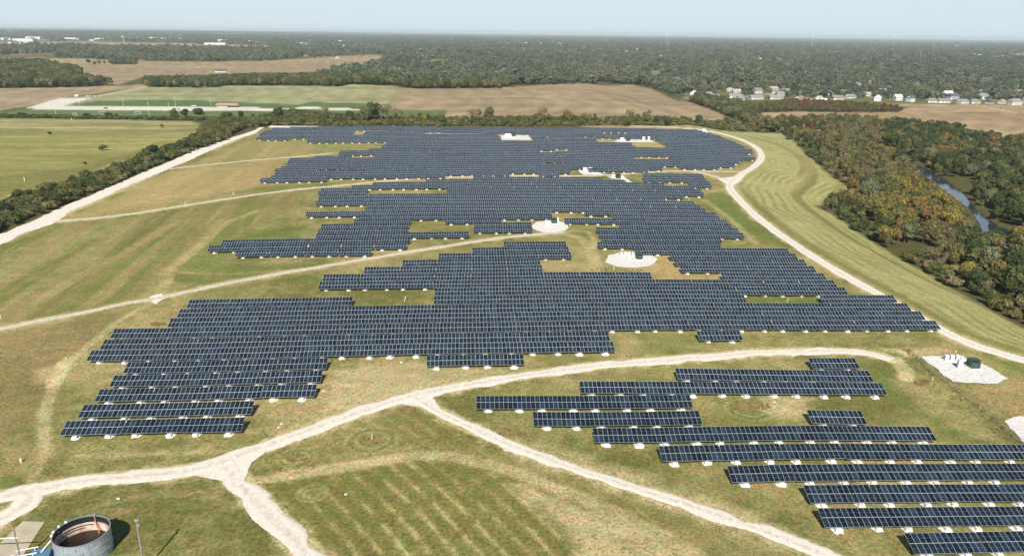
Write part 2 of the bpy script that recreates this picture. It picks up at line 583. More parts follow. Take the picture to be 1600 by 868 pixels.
def near_line(P, width, soft, warp=0.5, ws=3.0, seed=1, box=True):
    wx = X + (fbm(X, Y, ws, seed) - 0.5) * 2 * warp
    wy = Y + (fbm(X, Y, ws, seed + 7) - 0.5) * 2 * warp
    d = pdist(P, wx, wy)
    return 1 - sstep(width - soft, width + soft, d), d


G_GREEN = np.array([0.160, 0.158, 0.062]); G_DK = np.array([0.115, 0.122, 0.042])
G_OLIVE = np.array([0.255, 0.232, 0.110]); G_TAN = np.array([0.375, 0.30, 0.178]); G_LTAN = np.array([0.50, 0.415, 0.285])
G_BROWN = np.array([0.29, 0.21, 0.125]); FLOOR = np.array([0.095, 0.088, 0.044]); FIELD = np.array([0.33, 0.245, 0.165])
G_STRAW = np.array([0.44, 0.40, 0.22]); G_LAWN = np.array([0.105, 0.15, 0.06])

n1 = fbm(X, Y, 38, 1, 3); n2 = fbm(X, Y, 11, 2, 3); n3 = fbm(X, Y, 2.6, 3, 3); n4 = fbm(X, Y * 0.3, 5, 6, 3)
mixv = 0.45 * n1 + 0.33 * n2 + 0.22 * n3
col = cmix(np.tile(G_GREEN, (len(X), 1)), G_OLIVE, sstep(0.36, 0.52, mixv))
col = cmix(col, G_TAN, sstep(0.50, 0.66, mixv))
# beyond the site: woodland floor by default
beyond = sstep(668, 690, Y)
col = cmix(col, FLOOR, beyond)
# --- big fields
for px, c, sft, wp in [
    ([(-900, 100), (0, 90), (60, 90), (160, 93), (300, 97), (420, 95), (500, 90), (600, 86), (596, 98), (560, 104), (480, 113), (400, 113), (300, 118), (230, 118), (180, 134), (100, 128), (-900, 150)], FIELD * 1.0, 6, 4),
    ([(-900, 72), (100, 65), (250, 67), (420, 72), (420, 76), (300, 74), (180, 73), (60, 70), (-900, 80)], FIELD * 1.05, 10, 8),
    ([(-900, 160), (0, 138), (180, 134.5), (235, 131), (228, 136), (150, 146), (110, 151), (40, 167), (0, 173), (-900, 215)], FIELD * np.array([1.05, 1.05, 1.1]), 3, 2),
    ([(620, 137), (690, 138), (800, 136), (930, 132), (990, 133), (1018, 139), (1055, 157), (1080, 160), (1130, 180), (1152, 196), (1100, 205), (900, 197), (700, 196), (600, 190), (598, 172), (612, 158)], FIELD * 1.0, 3, 2),
    ([(1190, 176), (1240, 174), (1400, 176), (1430, 164), (1600, 163), (2300, 170), (2300, 235), (1640, 215), (1500, 205), (1490, 200), (1300, 190), (1200, 190)], FIELD * np.array([1.1, 1.05, 1.0]), 3, 2),
    ([(1280, 162), (1400, 162), (1480, 163), (1500, 166), (1450, 168), (1300, 166)], FIELD * 1.05, 3, 2),
    ([(1495, 203), (1600, 206), (2300, 222), (2300, 262), (1640, 228), (1560, 222), (1510, 214)], G_STRAW * 0.8, 2, 2),
    ([(100, 152), (150, 148), (228, 136), (330, 133), (500, 132), (622, 135), (612, 158), (598, 168), (300, 170), (90, 170)], G_STRAW * np.array([0.68, 0.75, 0.75]), 3, 2),
    ([(110, 163), (160, 157), (300, 157), (450, 163), (600, 163), (600, 170), (300, 170), (90, 170)], G_LAWN * 1.0, 2, 1),
    ([(-500, 210), (0, 176), (40, 170), (170, 171), (600, 172), (700, 173), (690, 190), (560, 190), (400, 188), (0, 186), (-500, 222)], G_LAWN * 1.1, 2, 1),
    ([(-700, 240), (0, 185), (300, 189), (312, 195), (310, 213), (230, 232), (160, 258), (100, 283), (50, 300), (0, 305), (-700, 400)], G_OLIVE * np.array([1.06, 1.12, 1.02]), 3, 3),
]:
    col = cmix(col, c, region(px, sft, wp, 25, 31))
# left meadow: streaks and green patches
lm = region([(-700, 240), (0, 188), (300, 191), (308, 213), (230, 232), (100, 280), (0, 300), (-700, 400)], 4, 2, 20, 3)
st = fbm(X * 0.12, Y, 16, 41, 4)
col = cmix(col, G_GREEN * 1.25, lm * sstep(0.50, 0.62, st) * 0.75)
col = cmix(col, G_STRAW, lm * sstep(0.56, 0.70, fbm(X * 0.15, Y, 9, 47, 3)) * 0.5)
lm2 = region([(-300, 330), (0, 275), (120, 262), (250, 225), (200, 245), (100, 285), (0, 305), (-300, 400)], 4, 2, 20, 3)
col = cmix(col, G_GREEN * 1.1, lm2 * 0.7)
# field texture streaks far away (tillage)
ff = (Y > 700) & (col[:, 0] > 0.2)
stf = fbm(X * 0.15, Y, 22, 53, 4) + 0.4 * (fbm(X, Y, 60, 54, 2) - 0.5)
col = np.where(ff[:, None], col * (0.72 + 0.56 * stf)[:, None], col)
col = cmix(col, FIELD * np.array([0.72, 0.70, 0.66]), ff * sstep(0.55, 0.68, fbm(X * 0.22 + Y * 0.1, Y * 1.1, 34, 57, 4)) * 0.35)
col = cmix(col, G_STRAW * np.array([0.95, 0.9, 1.05]), ff * sstep(0.58, 0.72, fbm(X * 0.3, Y * 0.8, 50, 58, 4)) * 0.35)
col = np.where(ff[:, None], col * (0.95 + 0.10 * np.sin(2 * math.pi * (Y * 0.9 + X * 0.42 + 14 * n1) / 16))[:, None], col)
# faint drainage lines in the far brown fields
for px in [[(780, 153), (860, 153.5), (935, 155.5), (1050, 159), (1080, 159.5)], [(1440, 175.5), (1500, 176.3), (1560, 176.8)], [(1490, 182), (1502, 185)]]:
    a, d = near_line(shoots(px), 4, 3, 2, 9, 3)
    col = cmix(col, FLOOR * 1.6, a * 0.75)
lane, d = near_line(shoots([(1400 + 0, 165), (1520, 163.5), (1545, 168), (1585, 177)]), 3, 2, 0.5, 9, 3)
col = cmix(col, G_LTAN, lane * (X > 500) * 0.9)
# playing-field side road and parking
pk = region([(37, 169.5), (95, 152.5), (150, 152.5), (100, 164.5), (400, 168), (572, 170.5), (572, 173.5), (400, 172.5), (170, 172), (60, 170.5)], 1.2, 0.3, 5, 8)
col = cmix(col, np.array([0.62, 0.60, 0.56]), pk)
a, d = near_line(shoots([(150, 151), (190, 143), (232, 135)]), 4, 2, 0.5, 8, 2)
col = cmix(col, np.array([0.50, 0.46, 0.41]), a * 0.8)

# --- left slope of the mound: banded hay
ls = region([(40, 372), (100, 345), (260, 270), (420, 210), (560, 215), (590, 232), (520, 240), (440, 252), (410, 283), (480, 292), (300, 320), (120, 345)], 3, 3, 14, 5)
col = cmix(col, G_TAN * np.array([1.0, 0.98, 0.92]), ls * 0.75)
u_ = X + Y * 0.03
bandn = fbm(u_, Y * 0.06, 9, 61, 3)
col = cmix(col, G_OLIVE, ls * sstep(0.47, 0.62, bandn) * 0.8)
col = cmix(col, G_BROWN * 1.15, ls * sstep(0.55, 0.66, fbm(u_, Y * 0.05, 12, 64, 3)) * 0.55)
g1 = region([(400, 215), (480, 222), (580, 226), (590, 232), (520, 238), (480, 240), (500, 228)], 3, 2, 10, 5)
col = cmix(col, G_OLIVE * np.array([0.85, 1.05, 0.9]), g1 * 0.7)
ll = region([(-200, 500), (0, 385), (90, 350), (300, 322), (480, 298), (470, 320), (300, 400), (230, 462), (100, 490), (0, 510), (-200, 560)], 3, 3, 14, 6)
col = cmix(col, G_GREEN * np.array([1.02, 1.15, 0.95]), ll * 0.8)
u2 = X + Y * 0.07
b2 = vnoise(u2 / 7.5, Y * 0.004, 71)
col = cmix(col, G_TAN, ll * sstep(0.58, 0.82, b2) * (0.2 + 0.5 * n3))
col = cmix(col, G_BROWN, ll * sstep(0.60, 0.75, vnoise(u2 / 4.0, Y * 0.006, 73)) * (0.2 + 0.6 * n3))
col = cmix(col, G_DK, ll * sstep(0.62, 0.80, vnoise(u2 / 11.0, Y * 0.004, 77)) * 0.6)
col = cmix(col, G_STRAW, ll * sstep(0.60, 0.8, fbm(u2, Y * 0.1, 2.2, 78, 3)) * 0.35)
for px, wd, c, al in [
    ([(0, 432), (60, 400), (120, 375), (190, 345)], 7.0, G_STRAW * 0.85, 0.35),
    ([(0, 462), (50, 435), (120, 398), (200, 345)], 1.3, G_BROWN, 0.6),
    ([(0, 415), (60, 378), (110, 350)], 2.5, G_OLIVE, 0.6),
    ([(60, 470), (130, 430), (200, 392), (280, 345)], 2.2, G_TAN, 0.55)]:
    a, d = near_line(shoots(px), wd, wd * 0.5, 1.5, 7, 5)
    col = cmix(col, c, a * al * (0.5 + 0.7 * n3))
# green patches photo-right of centre and near the array edges
for px, al in [([(400, 300), (480, 297), (540, 284), (420, 290), (340, 305)], .7), ([(400, 360), (480, 352), (460, 372), (330, 378), (300, 410), (280, 440), (330, 445), (420, 432), (520, 410), (440, 412), (340, 415)], .7),
               ([(1085, 305), (1130, 300), (1175, 340), (1230, 380), (1210, 385), (1140, 350), (1110, 330)], .8), ([(1115, 277), (1140, 268), (1100, 268)], .0),
               ([(1180, 465), (1290, 468), (1290, 480), (1190, 480)], .8), ([(1495, 540), (1530, 535), (1600, 560), (1600, 580), (1540, 560)], .8),
               ([(1330, 560), (1400, 580), (1420, 610), (1390, 620), (1350, 575)], .7), ([(1100, 620), (1160, 617), (1215, 640), (1200, 655), (1140, 655)], .75),
               ([(1400, 625), (1480, 640), (1540, 670), (1500, 690), (1460, 660)], .6), ([(950, 520), (1090, 523), (1085, 545), (1020, 560), (960, 560)], .35),
               ([(1050, 635), (1100, 640), (1100, 660), (1050, 660)], .3), ([(480, 440), (530, 450), (560, 465), (560, 455), (500, 430), (450, 435)], .5)]:
    a = region(px, 3, 3, 9, 13)
    col = cmix(col, G_GREEN * np.array([0.86, 1.12, 0.8]), a * al)
# --- right bank: hay swaths that follow the perimeter road
bank_px = [(1045, 197), (1100, 199), (1200, 208), (1222, 207), (1280, 262), (1328, 296), (1290, 325), (1390, 395), (1500, 460), (1600, 512), (1900, 640), (1900, 680), (1600, 564), (1500, 532), (1400, 478), (1300, 421), (1240, 384), (1190, 347), (1150, 312), (1138, 292), (1160, 270), (1185, 255), (1190, 245), (1180, 231), (1135, 211)]
PR = shoots(RD_RIGHT)
bk = region(bank_px, 1.5, 1, 8, 14)
dr = pdist(PR, X, Y)
col = cmix(col, G_STRAW * np.array([0.84, 0.88, 0.86]), bk)
sw = np.sin((dr + 2.5 * (fbm(X, Y, 45, 81, 2) - 0.5) * 6) * 2 * math.pi / 4.6)
col = cmix(col, G_OLIVE * np.array([0.85, 0.95, 0.8]), bk * sstep(-0.2, 0.8, sw) * (0.15 + 0.6 * sstep(0.35, 0.65, fbm(X, Y, 30, 83, 2))))
sw2 = fbm(dr, Y * 0.02 + X * 0.01, 7, 84, 3)
col = cmix(col, G_GREEN, bk * sstep(0.5, 0.66, sw2) * 0.75)
col = cmix(col, G_TAN, bk * sstep(0.58, 0.7, fbm(dr, Y * 0.05, 11, 88, 2)) * 0.4)
# --- bottom centre: cut grass with windrows
TRK = smooth_line([(386, 752), (410, 748), (450, 741), (500, 734), (560, 725), (620, 716), (665, 711), (705, 713), (750, 722), (800, 736), (850, 755), (900, 775), (960, 800), (1040, 840), (1100, 880)], 4)
PT = shoots(TRK)
bc = region([(388, 760), (500, 740), (660, 717), (760, 730), (880, 772), (1000, 830), (1080, 880), (520, 880), (470, 840)], 2, 1, 8, 15)
col = cmix(col, G_GREEN * np.array([1.15, 1.1, 1.0]), bc * 0.85)
PL = shoots(RD_LOW)
dl = pdist(PL, X, Y)
wa, wb, wc = shoot(543.7, 735), shoot(625, 797.5), shoot(575, 730)
wdir = np.array([wb[0] - wa[0], wb[1] - wa[1]]); wdir /= np.linalg.norm(wdir)
wn = np.array([-wdir[1], wdir[0]])
wper = abs((wc[0] - wa[0]) * wn[0] + (wc[1] - wa[1]) * wn[1])
wcoord = (X - wa[0]) * wn[0] + (Y - wa[1]) * wn[1] + 0.0035 * ((X - wa[0]) * wdir[0] + (Y - wa[1]) * wdir[1]) ** 2 * 0.8
wr = np.abs(((wcoord + 0.9 * (fbm(X, Y, 24, 91, 2) - 0.5) + 0.45 * (fbm(X, Y, 1.6, 92, 2) - 0.5)) / wper) % 1.0 - 0.5) * 2
print('windrow period', wper)
lines = sstep(0.62, 0.95, wr) * sstep(0.30, 0.66, n3 + 0.35 * (n2 - .5)) * (0.5 + 0.5 * sstep(.3, .7, n2))
col = cmix(col, G_STRAW * np.array([1.0, 0.93, 0.95]), bc * lines * 0.95)
col = cmix(col, G_DK * 1.1, bc * sstep(0.55, 0.2, wr) * 0.35)
ub = region([(400, 745), (390, 722), (440, 700), (560, 660), (630, 640), (650, 640), (720, 676), (820, 712), (960, 770), (1150, 850), (1100, 850), (960, 790), (860, 750), (760, 716), (660, 705), (500, 728)], 1.5, 1, 6, 16)
col = cmix(col, G_GREEN * np.array([1.25, 1.15, 1.1]), ub * 0.6)
col = cmix(col, G_TAN, ub * sstep(0.55, 0.9, wr) * 0.45 * n3 * 1.6)
# wet ditch, its shadows painted into the dark soil, and scorched spots
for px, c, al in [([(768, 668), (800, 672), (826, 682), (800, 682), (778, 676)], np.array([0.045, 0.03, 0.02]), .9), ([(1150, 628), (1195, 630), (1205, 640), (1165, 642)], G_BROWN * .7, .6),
                  ([(238, 505), (252, 505), (250, 508), (238, 508)], np.array([0.05, 0.03, 0.02]), .9), ([(1430, 590), (1452, 592), (1455, 602), (1435, 602)], G_BROWN * .5, .8)]:
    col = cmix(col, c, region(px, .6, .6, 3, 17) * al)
# mown rings
for cx, cy, r0 in [(581, 687, 5.2), (463, 715, 3.6), (1170, 640, 5.0), (488, 770, 2.6), (1440, 596, 3.5)]:
    x0, y0 = shoot(cx, cy)
    dd = np.hypot(X - x0, Y - y0)
    col = cmix(col, G_OLIVE * 0.9, (1 - sstep(r0 * 0.3, r0 * 0.6, dd)) * 0.5)
    col = cmix(col, G_STRAW, np.exp(-((dd - r0 * 0.62) / 0.35) ** 2) * 0.5)
    col = cmix(col, G_DK, np.exp(-((dd - r0 * 0.8) / 0.5) ** 2) * 0.3)
    col = cmix(col, G_STRAW, np.exp(-((dd - r0 * 1.0) / 0.35) ** 2) * 0.4)
# --- bare and dusty ground
for px, c, al in [
    ([(1026, 397), (1048, 399), (1058, 415), (1077, 441), (1032, 441), (1020, 416), (1024, 405)], np.array([0.40, 0.285, 0.165]), 0.95),
    ([(520, 580), (640, 566), (800, 580), (740, 598), (640, 618), (560, 640), (500, 650), (520, 610)], G_LTAN * 0.95, 0.8),
    ([(960, 520), (1000, 525), (1000, 556), (970, 560)], G_TAN, 0.7),
    ([(890, 385), (925, 390), (960, 420), (940, 430), (905, 425), (900, 400)], G_TAN, 0.75),
    ([(440, 605), (520, 590), (500, 640), (440, 650)], G_TAN, 0.3),
    ([(1160, 560), (1250, 565), (1240, 590), (1150, 575)], G_TAN, 0.2),
    ([(1200, 620), (1270, 622), (1262, 655), (1205, 650), (1180, 630)], G_LTAN, 0.75),
    ([(1380, 590), (1440, 600), (1520, 650), (1560, 690), (1500, 680), (1440, 640)], G_TAN * 0.95, 0.6),
    ([(1500, 605), (1600, 590), (1700, 620), (1600, 648), (1550, 640)], G_BROWN * 1.25, 0.7),
    ([(1040, 668), (1160, 680), (1000, 700), (940, 700)], G_TAN, 0.35),
    ([(840, 690), (905, 708), (1000, 738), (1130, 785), (1250, 838), (1180, 822), (1100, 792), (1000, 756), (900, 722)], G_LTAN, 0.7),
    ([(500, 622), (620, 600), (700, 596), (640, 612), (520, 650)], G_LTAN, 0.6),
    ([(1090, 555), (1200, 560), (1330, 562), (1330, 568), (1200, 568), (1060, 566)], G_TAN, 0.5),
    ([(1400, 545), (1480, 548), (1450, 556), (1410, 556)], G_LTAN * 1.1, 0.8),
    ([(790, 752), (860, 775), (960, 806), (1060, 858), (1090, 890), (900, 890), (905, 850), (870, 815), (820, 785)], G_LTAN, 0.85),
    ([(0, 690), (60, 690), (110, 700), (60, 735), (0, 735)], G_BROWN * 1.3, 0.45),
    ([(-100, 540), (0, 522), (130, 497), (230, 478), (170, 512), (110, 560), (66, 640), (0, 700), (-100, 700)], G_BROWN * np.array([0.88, 0.90, 0.84]), 0.6),
    ([(50, 580), (90, 565), (120, 560), (110, 590), (70, 600)], G_LTAN * 1.2, 0.6),
    ([(270, 268), (420, 250), (400, 290), (300, 310), (200, 325), (140, 335), (230, 300)], G_TAN * np.array([1.1, 1.05, 1.05]), 0.5),
    ([(560, 283), (900, 276), (900, 284), (560, 292)], G_TAN, 0.7),
    ([(650, 345), (735, 350), (737, 360), (650, 360)], G_OLIVE, 0.5),
    ([(1010, 215), (1050, 230), (1000, 232), (980, 224)], G_TAN * 1.1, 0.9), ([(990, 243), (1050, 244), (1052, 250), (990, 250)], G_TAN, 0.9),
    ([(928, 214), (970, 214), (960, 224), (930, 224)], G_TAN * 1.05, 0.9), ([(545, 203), (575, 203), (570, 212), (545, 212)], G_TAN, 0.9),
    ([(840, 233), (900, 233), (900, 238), (840, 238)], G_TAN * 1.15, 0.9), ([(855, 250), (890, 250), (890, 257), (855, 257)], G_TAN * 1.1, 0.9),
    ([(660, 206), (756, 207), (756, 211), (660, 211)], G_LTAN, 0.9),
    ([(1130, 262), (1185, 252), (1160, 275), (1110, 280), (1090, 266)], G_TAN, 0.8),
    ([(1140, 355), (1160, 360), (1240, 395), (1330, 440), (1340, 462), (1400, 478), (1440, 500), (1480, 520), (1400, 475), (1300, 425)], G_TAN, 0.35),
]:
    a = region(px, 2.0, 2.2, 6, 17)
    col = cmix(col, c, a * al * (0.7 + 0.6 * n3))
for px, wd, c, al in [
    (TRK, 1.7, G_LTAN, 0.85),
    (smooth_line([(242, 470), (220, 482), (180, 505), (150, 530), (120, 555), (95, 580), (80, 610), (70, 650), (70, 690), (74, 704)], 3), 1.2, G_LTAN, 0.85),
    (smooth_line([(108, 560), (98, 572), (90, 588), (80, 602)], 3), 1.6, G_LTAN * 1.3, 0.9),
    (smooth_line([(72, 700), (62, 725), (48, 752)], 3), 0.9, G_LTAN, 0.6),
    (smooth_line([(247, 462), (262, 437), (270, 420), (300, 395), (330, 370), (350, 350), (400, 330)], 3), 1.8, G_TAN * 1.12, 0.8),
    (smooth_line([(280, 425), (340, 428), (420, 425), (470, 420)], 3), 1.3, G_TAN, 0.7),
    (smooth_line([(870, 364), (905, 372), (925, 392), (930, 425)], 3), 2.2, G_LTAN, 0.6),
    (smooth_line([(880, 362), (915, 361), (925, 370), (930, 385)], 3), 1.0, G_LTAN, 0.7),
    (smooth_line([(620, 575), (700, 590), (760, 592), (860, 575)], 3), 1.5, G_TAN, 0.4),
    (smooth_line([(120, 712), (200, 710), (300, 708), (340, 706)], 3), 0.9, G_LTAN, 0.6),
    (smooth_line([(200, 800), (130, 800), (200, 778), (300, 770), (360, 790)], 3), 1.2, G_TAN, 0.5),
    (smooth_line([(1110, 272), (1130, 285), (1150, 300)], 3), 2.2, G_TAN, 0.6),
    (smooth_line([(1395, 562), (1412, 575), (1415, 590)], 3), 2.0, G_LTAN * 1.2, 0.8),
    (smooth_line([(1390, 548), (1440, 546), (1480, 548)], 3), 1.6, G_LTAN * 1.1, 0.7),
    (smooth_line([(1490, 530), (1478, 545), (1440, 550)], 3), 2.0, G_TAN, 0.7),
    (smooth_line([(1100, 312), (1150, 350), (1180, 380)], 3), 1.6, G_LTAN, 0.6),
    (smooth_line([(1160, 380), (1120, 372)], 3), 1.6, G_TAN, 0.6)]:
    a, d = near_line(shoots(px), wd, 0.7, 0.6, 2.5, 19)
    rut = 0.55 + 0.45 * sstep(0.25, 0.75, np.abs(d - wd * 0.45) / max(wd, .1) * 0 + n3)
    col = cmix(col, c, a * al * rut)
# verges of the gravel roads
for P, wd in WORLD_ROADS:
    d = pdist(P, X + (n2 - .5) * 2, Y + (n3 - .5) * 2)
    col = cmix(col, G_LTAN * 1.08, (1 - sstep(wd / 2 + 0.1, wd / 2 + 0.9, d)) * 0.8)
    col = cmix(col, G_LTAN, (1 - sstep(wd / 2 + 0.5, wd / 2 + 3.0, d)) * sstep(0.42, 0.62, n3 * 0.6 + n2 * 0.4) * 0.6)
# woodland floor on the right
WOODS_R = [(1222, 205), (1262, 243), (1300, 275), (1330, 296), (1275, 322), (1300, 335), (1390, 393), (1470, 440), (1540, 480), (1600, 512), (1900, 640), (2300, 500), (2300, 262), (1640, 230), (1560, 222), (1510, 214), (1495, 203), (1400, 196), (1300, 190), (1210, 190)]
WR = shoots(WOODS_R)
col = cmix(col, FLOOR, region(None, 2, 2, 8, 18, world=WR))
HEDGE_L = [(-60, 400), (0, 370), (50, 346), (100, 323), (150, 303), (185, 287), (225, 270), (262, 255), (312, 232), (350, 220), (400, 203), (423, 196), (500, 196), (500, 190), (400, 187), (330, 190), (312, 205), (312, 216), (250, 235), (190, 262), (150, 275), (100, 292), (60, 300), (0, 322), (-60, 345)]
HL = shoots(HEDGE_L)
col = cmix(col, FLOOR, region(None, 1.5, 1.5, 8, 18, world=HL))
HEDGE_N = [(420, 196), (500, 196.5), (700, 198), (850, 198), (960, 196), (1045, 197), (1100, 198.5), (1200, 207), (1225, 208), (1225, 190), (1150, 190), (1050, 186), (900, 185), (700, 185), (560, 185), (420, 184)]
HN = shoots(HEDGE_N)
col = cmix(col, G_GREEN * 0.9, region(None, 2, 1.5, 8, 18, world=HN))
# yards and lawns between the suburb houses
sb = region([(1060, 158), (1100, 128), (1250, 122), (1700, 122), (1700, 164), (1430, 163), (1290, 161), (1220, 159), (1120, 156)], 6, 8, 40, 18)
col = cmix(col, G_GREEN * 0.95, sb * 0.8)
col = cmix(col, np.array([0.42, 0.40, 0.37]), sb * sstep(0.66, 0.72, fbm(X, Y * 0.6, 30, 19, 2)) * 0.8)
fc = sstep(1500, 2200, Y) * (col[:, 0] < 0.1)
col = cmix(col, G_GREEN * 0.8, fc * 0.6)
col = cmix(col, FIELD * 0.95, fc * sstep(0.55, 0.7, fbm(X, Y * 0.7, 420, 111, 2)) * 0.9)
# local tone variation of the cover itself
col = np.where((Y < 690)[:, None], col * np.array([0.97, 0.955, 0.81]), col)
nearg = (Y < 690)
col = np.where(nearg[:, None], col * (0.86 + 0.28 * fbm(X * 0.3 + 0.12 * Y, Y, 2.4, 99, 3))[:, None], col)
col = col * (0.86 + 0.28 * fbm(X, Y, 1.7, 95, 2))[:, None]
col = col * (0.92 + 0.16 * fbm(X, Y, 60, 97, 2))[:, None]

nr, nc = len(GY), len(GU)
idx = np.arange(nr * nc).reshape(nr, nc)
Q = np.stack([idx[:-1, :-1], idx[:-1, 1:], idx[1:, 1:], idx[1:, :-1]], -1).reshape(-1, 4)
# carve a shallow channel for the creek
RV = shoots(RIVER)
inr = inpoly(RV, X, Y)
RZ = float(min(terr(*p) for p in RV[:12])) - 0.2
Z = np.where(inr, np.minimum(Z, RZ - 1.0), Z)

gm = newmat('ground_cover', (0.2, 0.2, 0.1), 0.95, spec=0.1)
b = gm.node_tree.nodes['Principled BSDF']
at = nd(gm, 'ShaderNodeVertexColor'); at.layer_name = 'Cover'
gp = nd(gm, 'ShaderNodeNewGeometry')
na = nd(gm, 'ShaderNodeTexNoise'); na.inputs['Scale'].default_value = 1.6; na.inputs['Detail'].default_value = 6; na.inputs['Roughness'].default_value = 0.65
nb = nd(gm, 'ShaderNodeTexNoise'); nb.inputs['Scale'].default_value = 0.35; nb.inputs['Detail'].default_value = 5; nb.inputs['Roughness'].default_value = 0.6
for n_ in (na, nb): lk(gm, gp.outputs['Position'], n_.inputs['Vector'])
mr1 = nd(gm, 'ShaderNodeMapRange'); mr1.inputs['From Min'].default_value = 0.3; mr1.inputs['From Max'].default_value = 0.7; mr1.inputs['To Min'].default_value = 0.50; mr1.inputs['To Max'].default_value = 1.46
lk(gm, na.outputs['Fac'], mr1.inputs['Value'])
sc = nd(gm, 'ShaderNodeVectorMath', operation='SCALE'); lk(gm, at.outputs['Color'], sc.inputs[0]); lk(gm, mr1.outputs[0], sc.inputs['Scale'])
# tufts: tint towards straw or green by the second noise
rmp = nd(gm, 'ShaderNodeValToRGB')
rmp.color_ramp.elements[0].position = 0.38; rmp.color_ramp.elements[0].color = (0.90, 1.04, 0.86, 1)
rmp.color_ramp.elements[1].position = 0.62; rmp.color_ramp.elements[1].color = (1.12, 1.0, 0.90, 1)
lk(gm, nb.outputs['Fac'], rmp.inputs[0])
ml = nd(gm, 'ShaderNodeVectorMath', operation='MULTIPLY'); lk(gm, sc.outputs[0], ml.inputs[0]); lk(gm, rmp.outputs[0], ml.inputs[1])
lk(gm, ml.outputs[0], b.inputs['Base Color'])
bp = nd(gm, 'ShaderNodeBump'); bp.inputs['Strength'].default_value = 0.6; bp.inputs['Distance'].default_value = 0.25
lk(gm, na.outputs['Fac'], bp.inputs['Height']); lk(gm, bp.outputs[0], b.inputs['Normal'])
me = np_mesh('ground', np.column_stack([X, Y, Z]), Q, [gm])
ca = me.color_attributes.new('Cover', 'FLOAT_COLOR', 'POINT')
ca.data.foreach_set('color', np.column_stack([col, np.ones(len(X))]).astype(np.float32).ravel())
ground = tag(link('ground', me), kind='structure')

# creek water
wm = newmat('creek_water', (0.03, 0.04, 0.045), 0.06, spec=0.5)
b = wm.node_tree.nodes['Principled BSDF']
nn = nd(wm, 'ShaderNodeTexNoise'); nn.inputs['Scale'].default_value = 0.8; nn.inputs['Detail'].default_value = 3
g_ = nd(wm, 'ShaderNodeNewGeometry'); lk(wm, g_.outputs['Position'], nn.inputs['Vector'])
bb = nd(wm, 'ShaderNodeBump'); bb.inputs['Strength'].default_value = 0.12; bb.inputs['Distance'].default_value = 0.1
lk(wm, nn.outputs['Fac'], bb.inputs['Height']); lk(wm, bb.outputs[0], b.inputs['Normal'])
MBw = MB()
from mathutils.geometry import tessellate_polygon
tr = tessellate_polygon([[Vector((p[0], p[1], 0)) for p in RV]])
cx_, cy_ = np.mean([p[0] for p in RV]), np.mean([p[1] for p in RV])
MBw.add([(p[0], p[1], RZ) for p in RV], tr, wm)
wo = MBw.build('creek_water')
if wo.data.polygons[0].normal.z < 0: wo.data.flip_normals()
tag(wo, kind='structure')
#PART2
# ------------------------------------------------------------------ solar tables
PITCH = 11.92        # spacing of tables along a row
NCOL, MW, MH, GAP, GAPY = 12, 0.968, 1.87, 0.015, 0.045
TILT = math.radians(20)
ZB = 1.00            # height of the lower edge
DEPTH = 2 * MH + GAPY
CT, ST = math.cos(TILT), math.sin(TILT)
TW = NCOL * (MW + GAP) - GAP
TROT = Matrix.Rotation(TILT, 3, 'X')


def module_mesh(name, n=1, rows=1, cheap=False, glasses=None, f=0.027, fy=0.040):
    """one framed module (or a grid of them): aluminium frame, two glass halves split by the cell gap"""
    mb = MB()
    for r in range(rows):
        for c in range(n):
            x0 = (c - (n - 1) / 2) * (MW + GAP) - MW / 2
            y0 = (r - (rows - 1) / 2) * (MH + GAPY) - MH / 2
            t, gz, g2 = 0.038, -0.006, 0.014
            gl = random.choice(glasses or GLASSES)
            o = [(x0, y0), (x0 + MW, y0), (x0 + MW, y0 + MH), (x0, y0 + MH)]
            i = [(x0 + f, y0 + fy), (x0 + MW - f, y0 + fy), (x0 + MW - f, y0 + MH - fy), (x0 + f, y0 + MH - fy)]
            vs = [(x, y, 0) for x, y in o] + [(x, y, 0) for x, y in i] + [(x, y, gz) for x, y in i] + [(x, y, -t) for x, y in o]
            fs = []
            for k in range(4):
                k2 = (k + 1) % 4
                fs.append((k, k2, 4 + k2, 4 + k))
                if not cheap:
                    fs.append((4 + k, 4 + k2, 8 + k2, 8 + k))
                    fs.append((12 + k, 12 + k2, k2, k))
            mb.add(vs, fs, FRAME)
            if not cheap: mb.add([(x, y, -t) for x, y in o], [(3, 2, 1, 0)], BACK)
            ym = y0 + MH / 2
            z = gz
            a = [(i[0][0], i[0][1], z), (i[1][0], i[0][1], z), (i[1][0], ym - g2, z), (i[0][0], ym - g2, z)]
            b_ = [(i[0][0], ym + g2, z), (i[1][0], ym + g2, z), (i[1][0], i[2][1], z), (i[0][0], i[2][1], z)]
            mb.add(a, [(0, 1, 2, 3)], gl); mb.add(b_, [(0, 1, 2, 3)], gl)
            mb.add([a[3], a[2], b_[1], b_[0]], [(0, 1, 2, 3)], BUSBAR)
    if cheap:
        mb.add([(-TW / 2, -DEPTH / 2, -0.04), (TW / 2, -DEPTH / 2, -0.04), (TW / 2, DEPTH / 2, -0.04), (-TW / 2, DEPTH / 2, -0.04)], [(3, 2, 1, 0)], BACK)
        mb.add([(-TW / 2, -DEPTH / 2, 0), (TW / 2, -DEPTH / 2, 0), (TW / 2, -DEPTH / 2, -0.05), (-TW / 2, -DEPTH / 2, -0.05)], [(3, 2, 1, 0)], FRAME)
    return mb.mesh(name)


ME_MODS = [module_mesh('solar_panel', f=0.020, fy=0.028) for _ in range(8)]
ME_GRIDS = [module_mesh('panel_grid', NCOL, 2) for _ in range(6)]


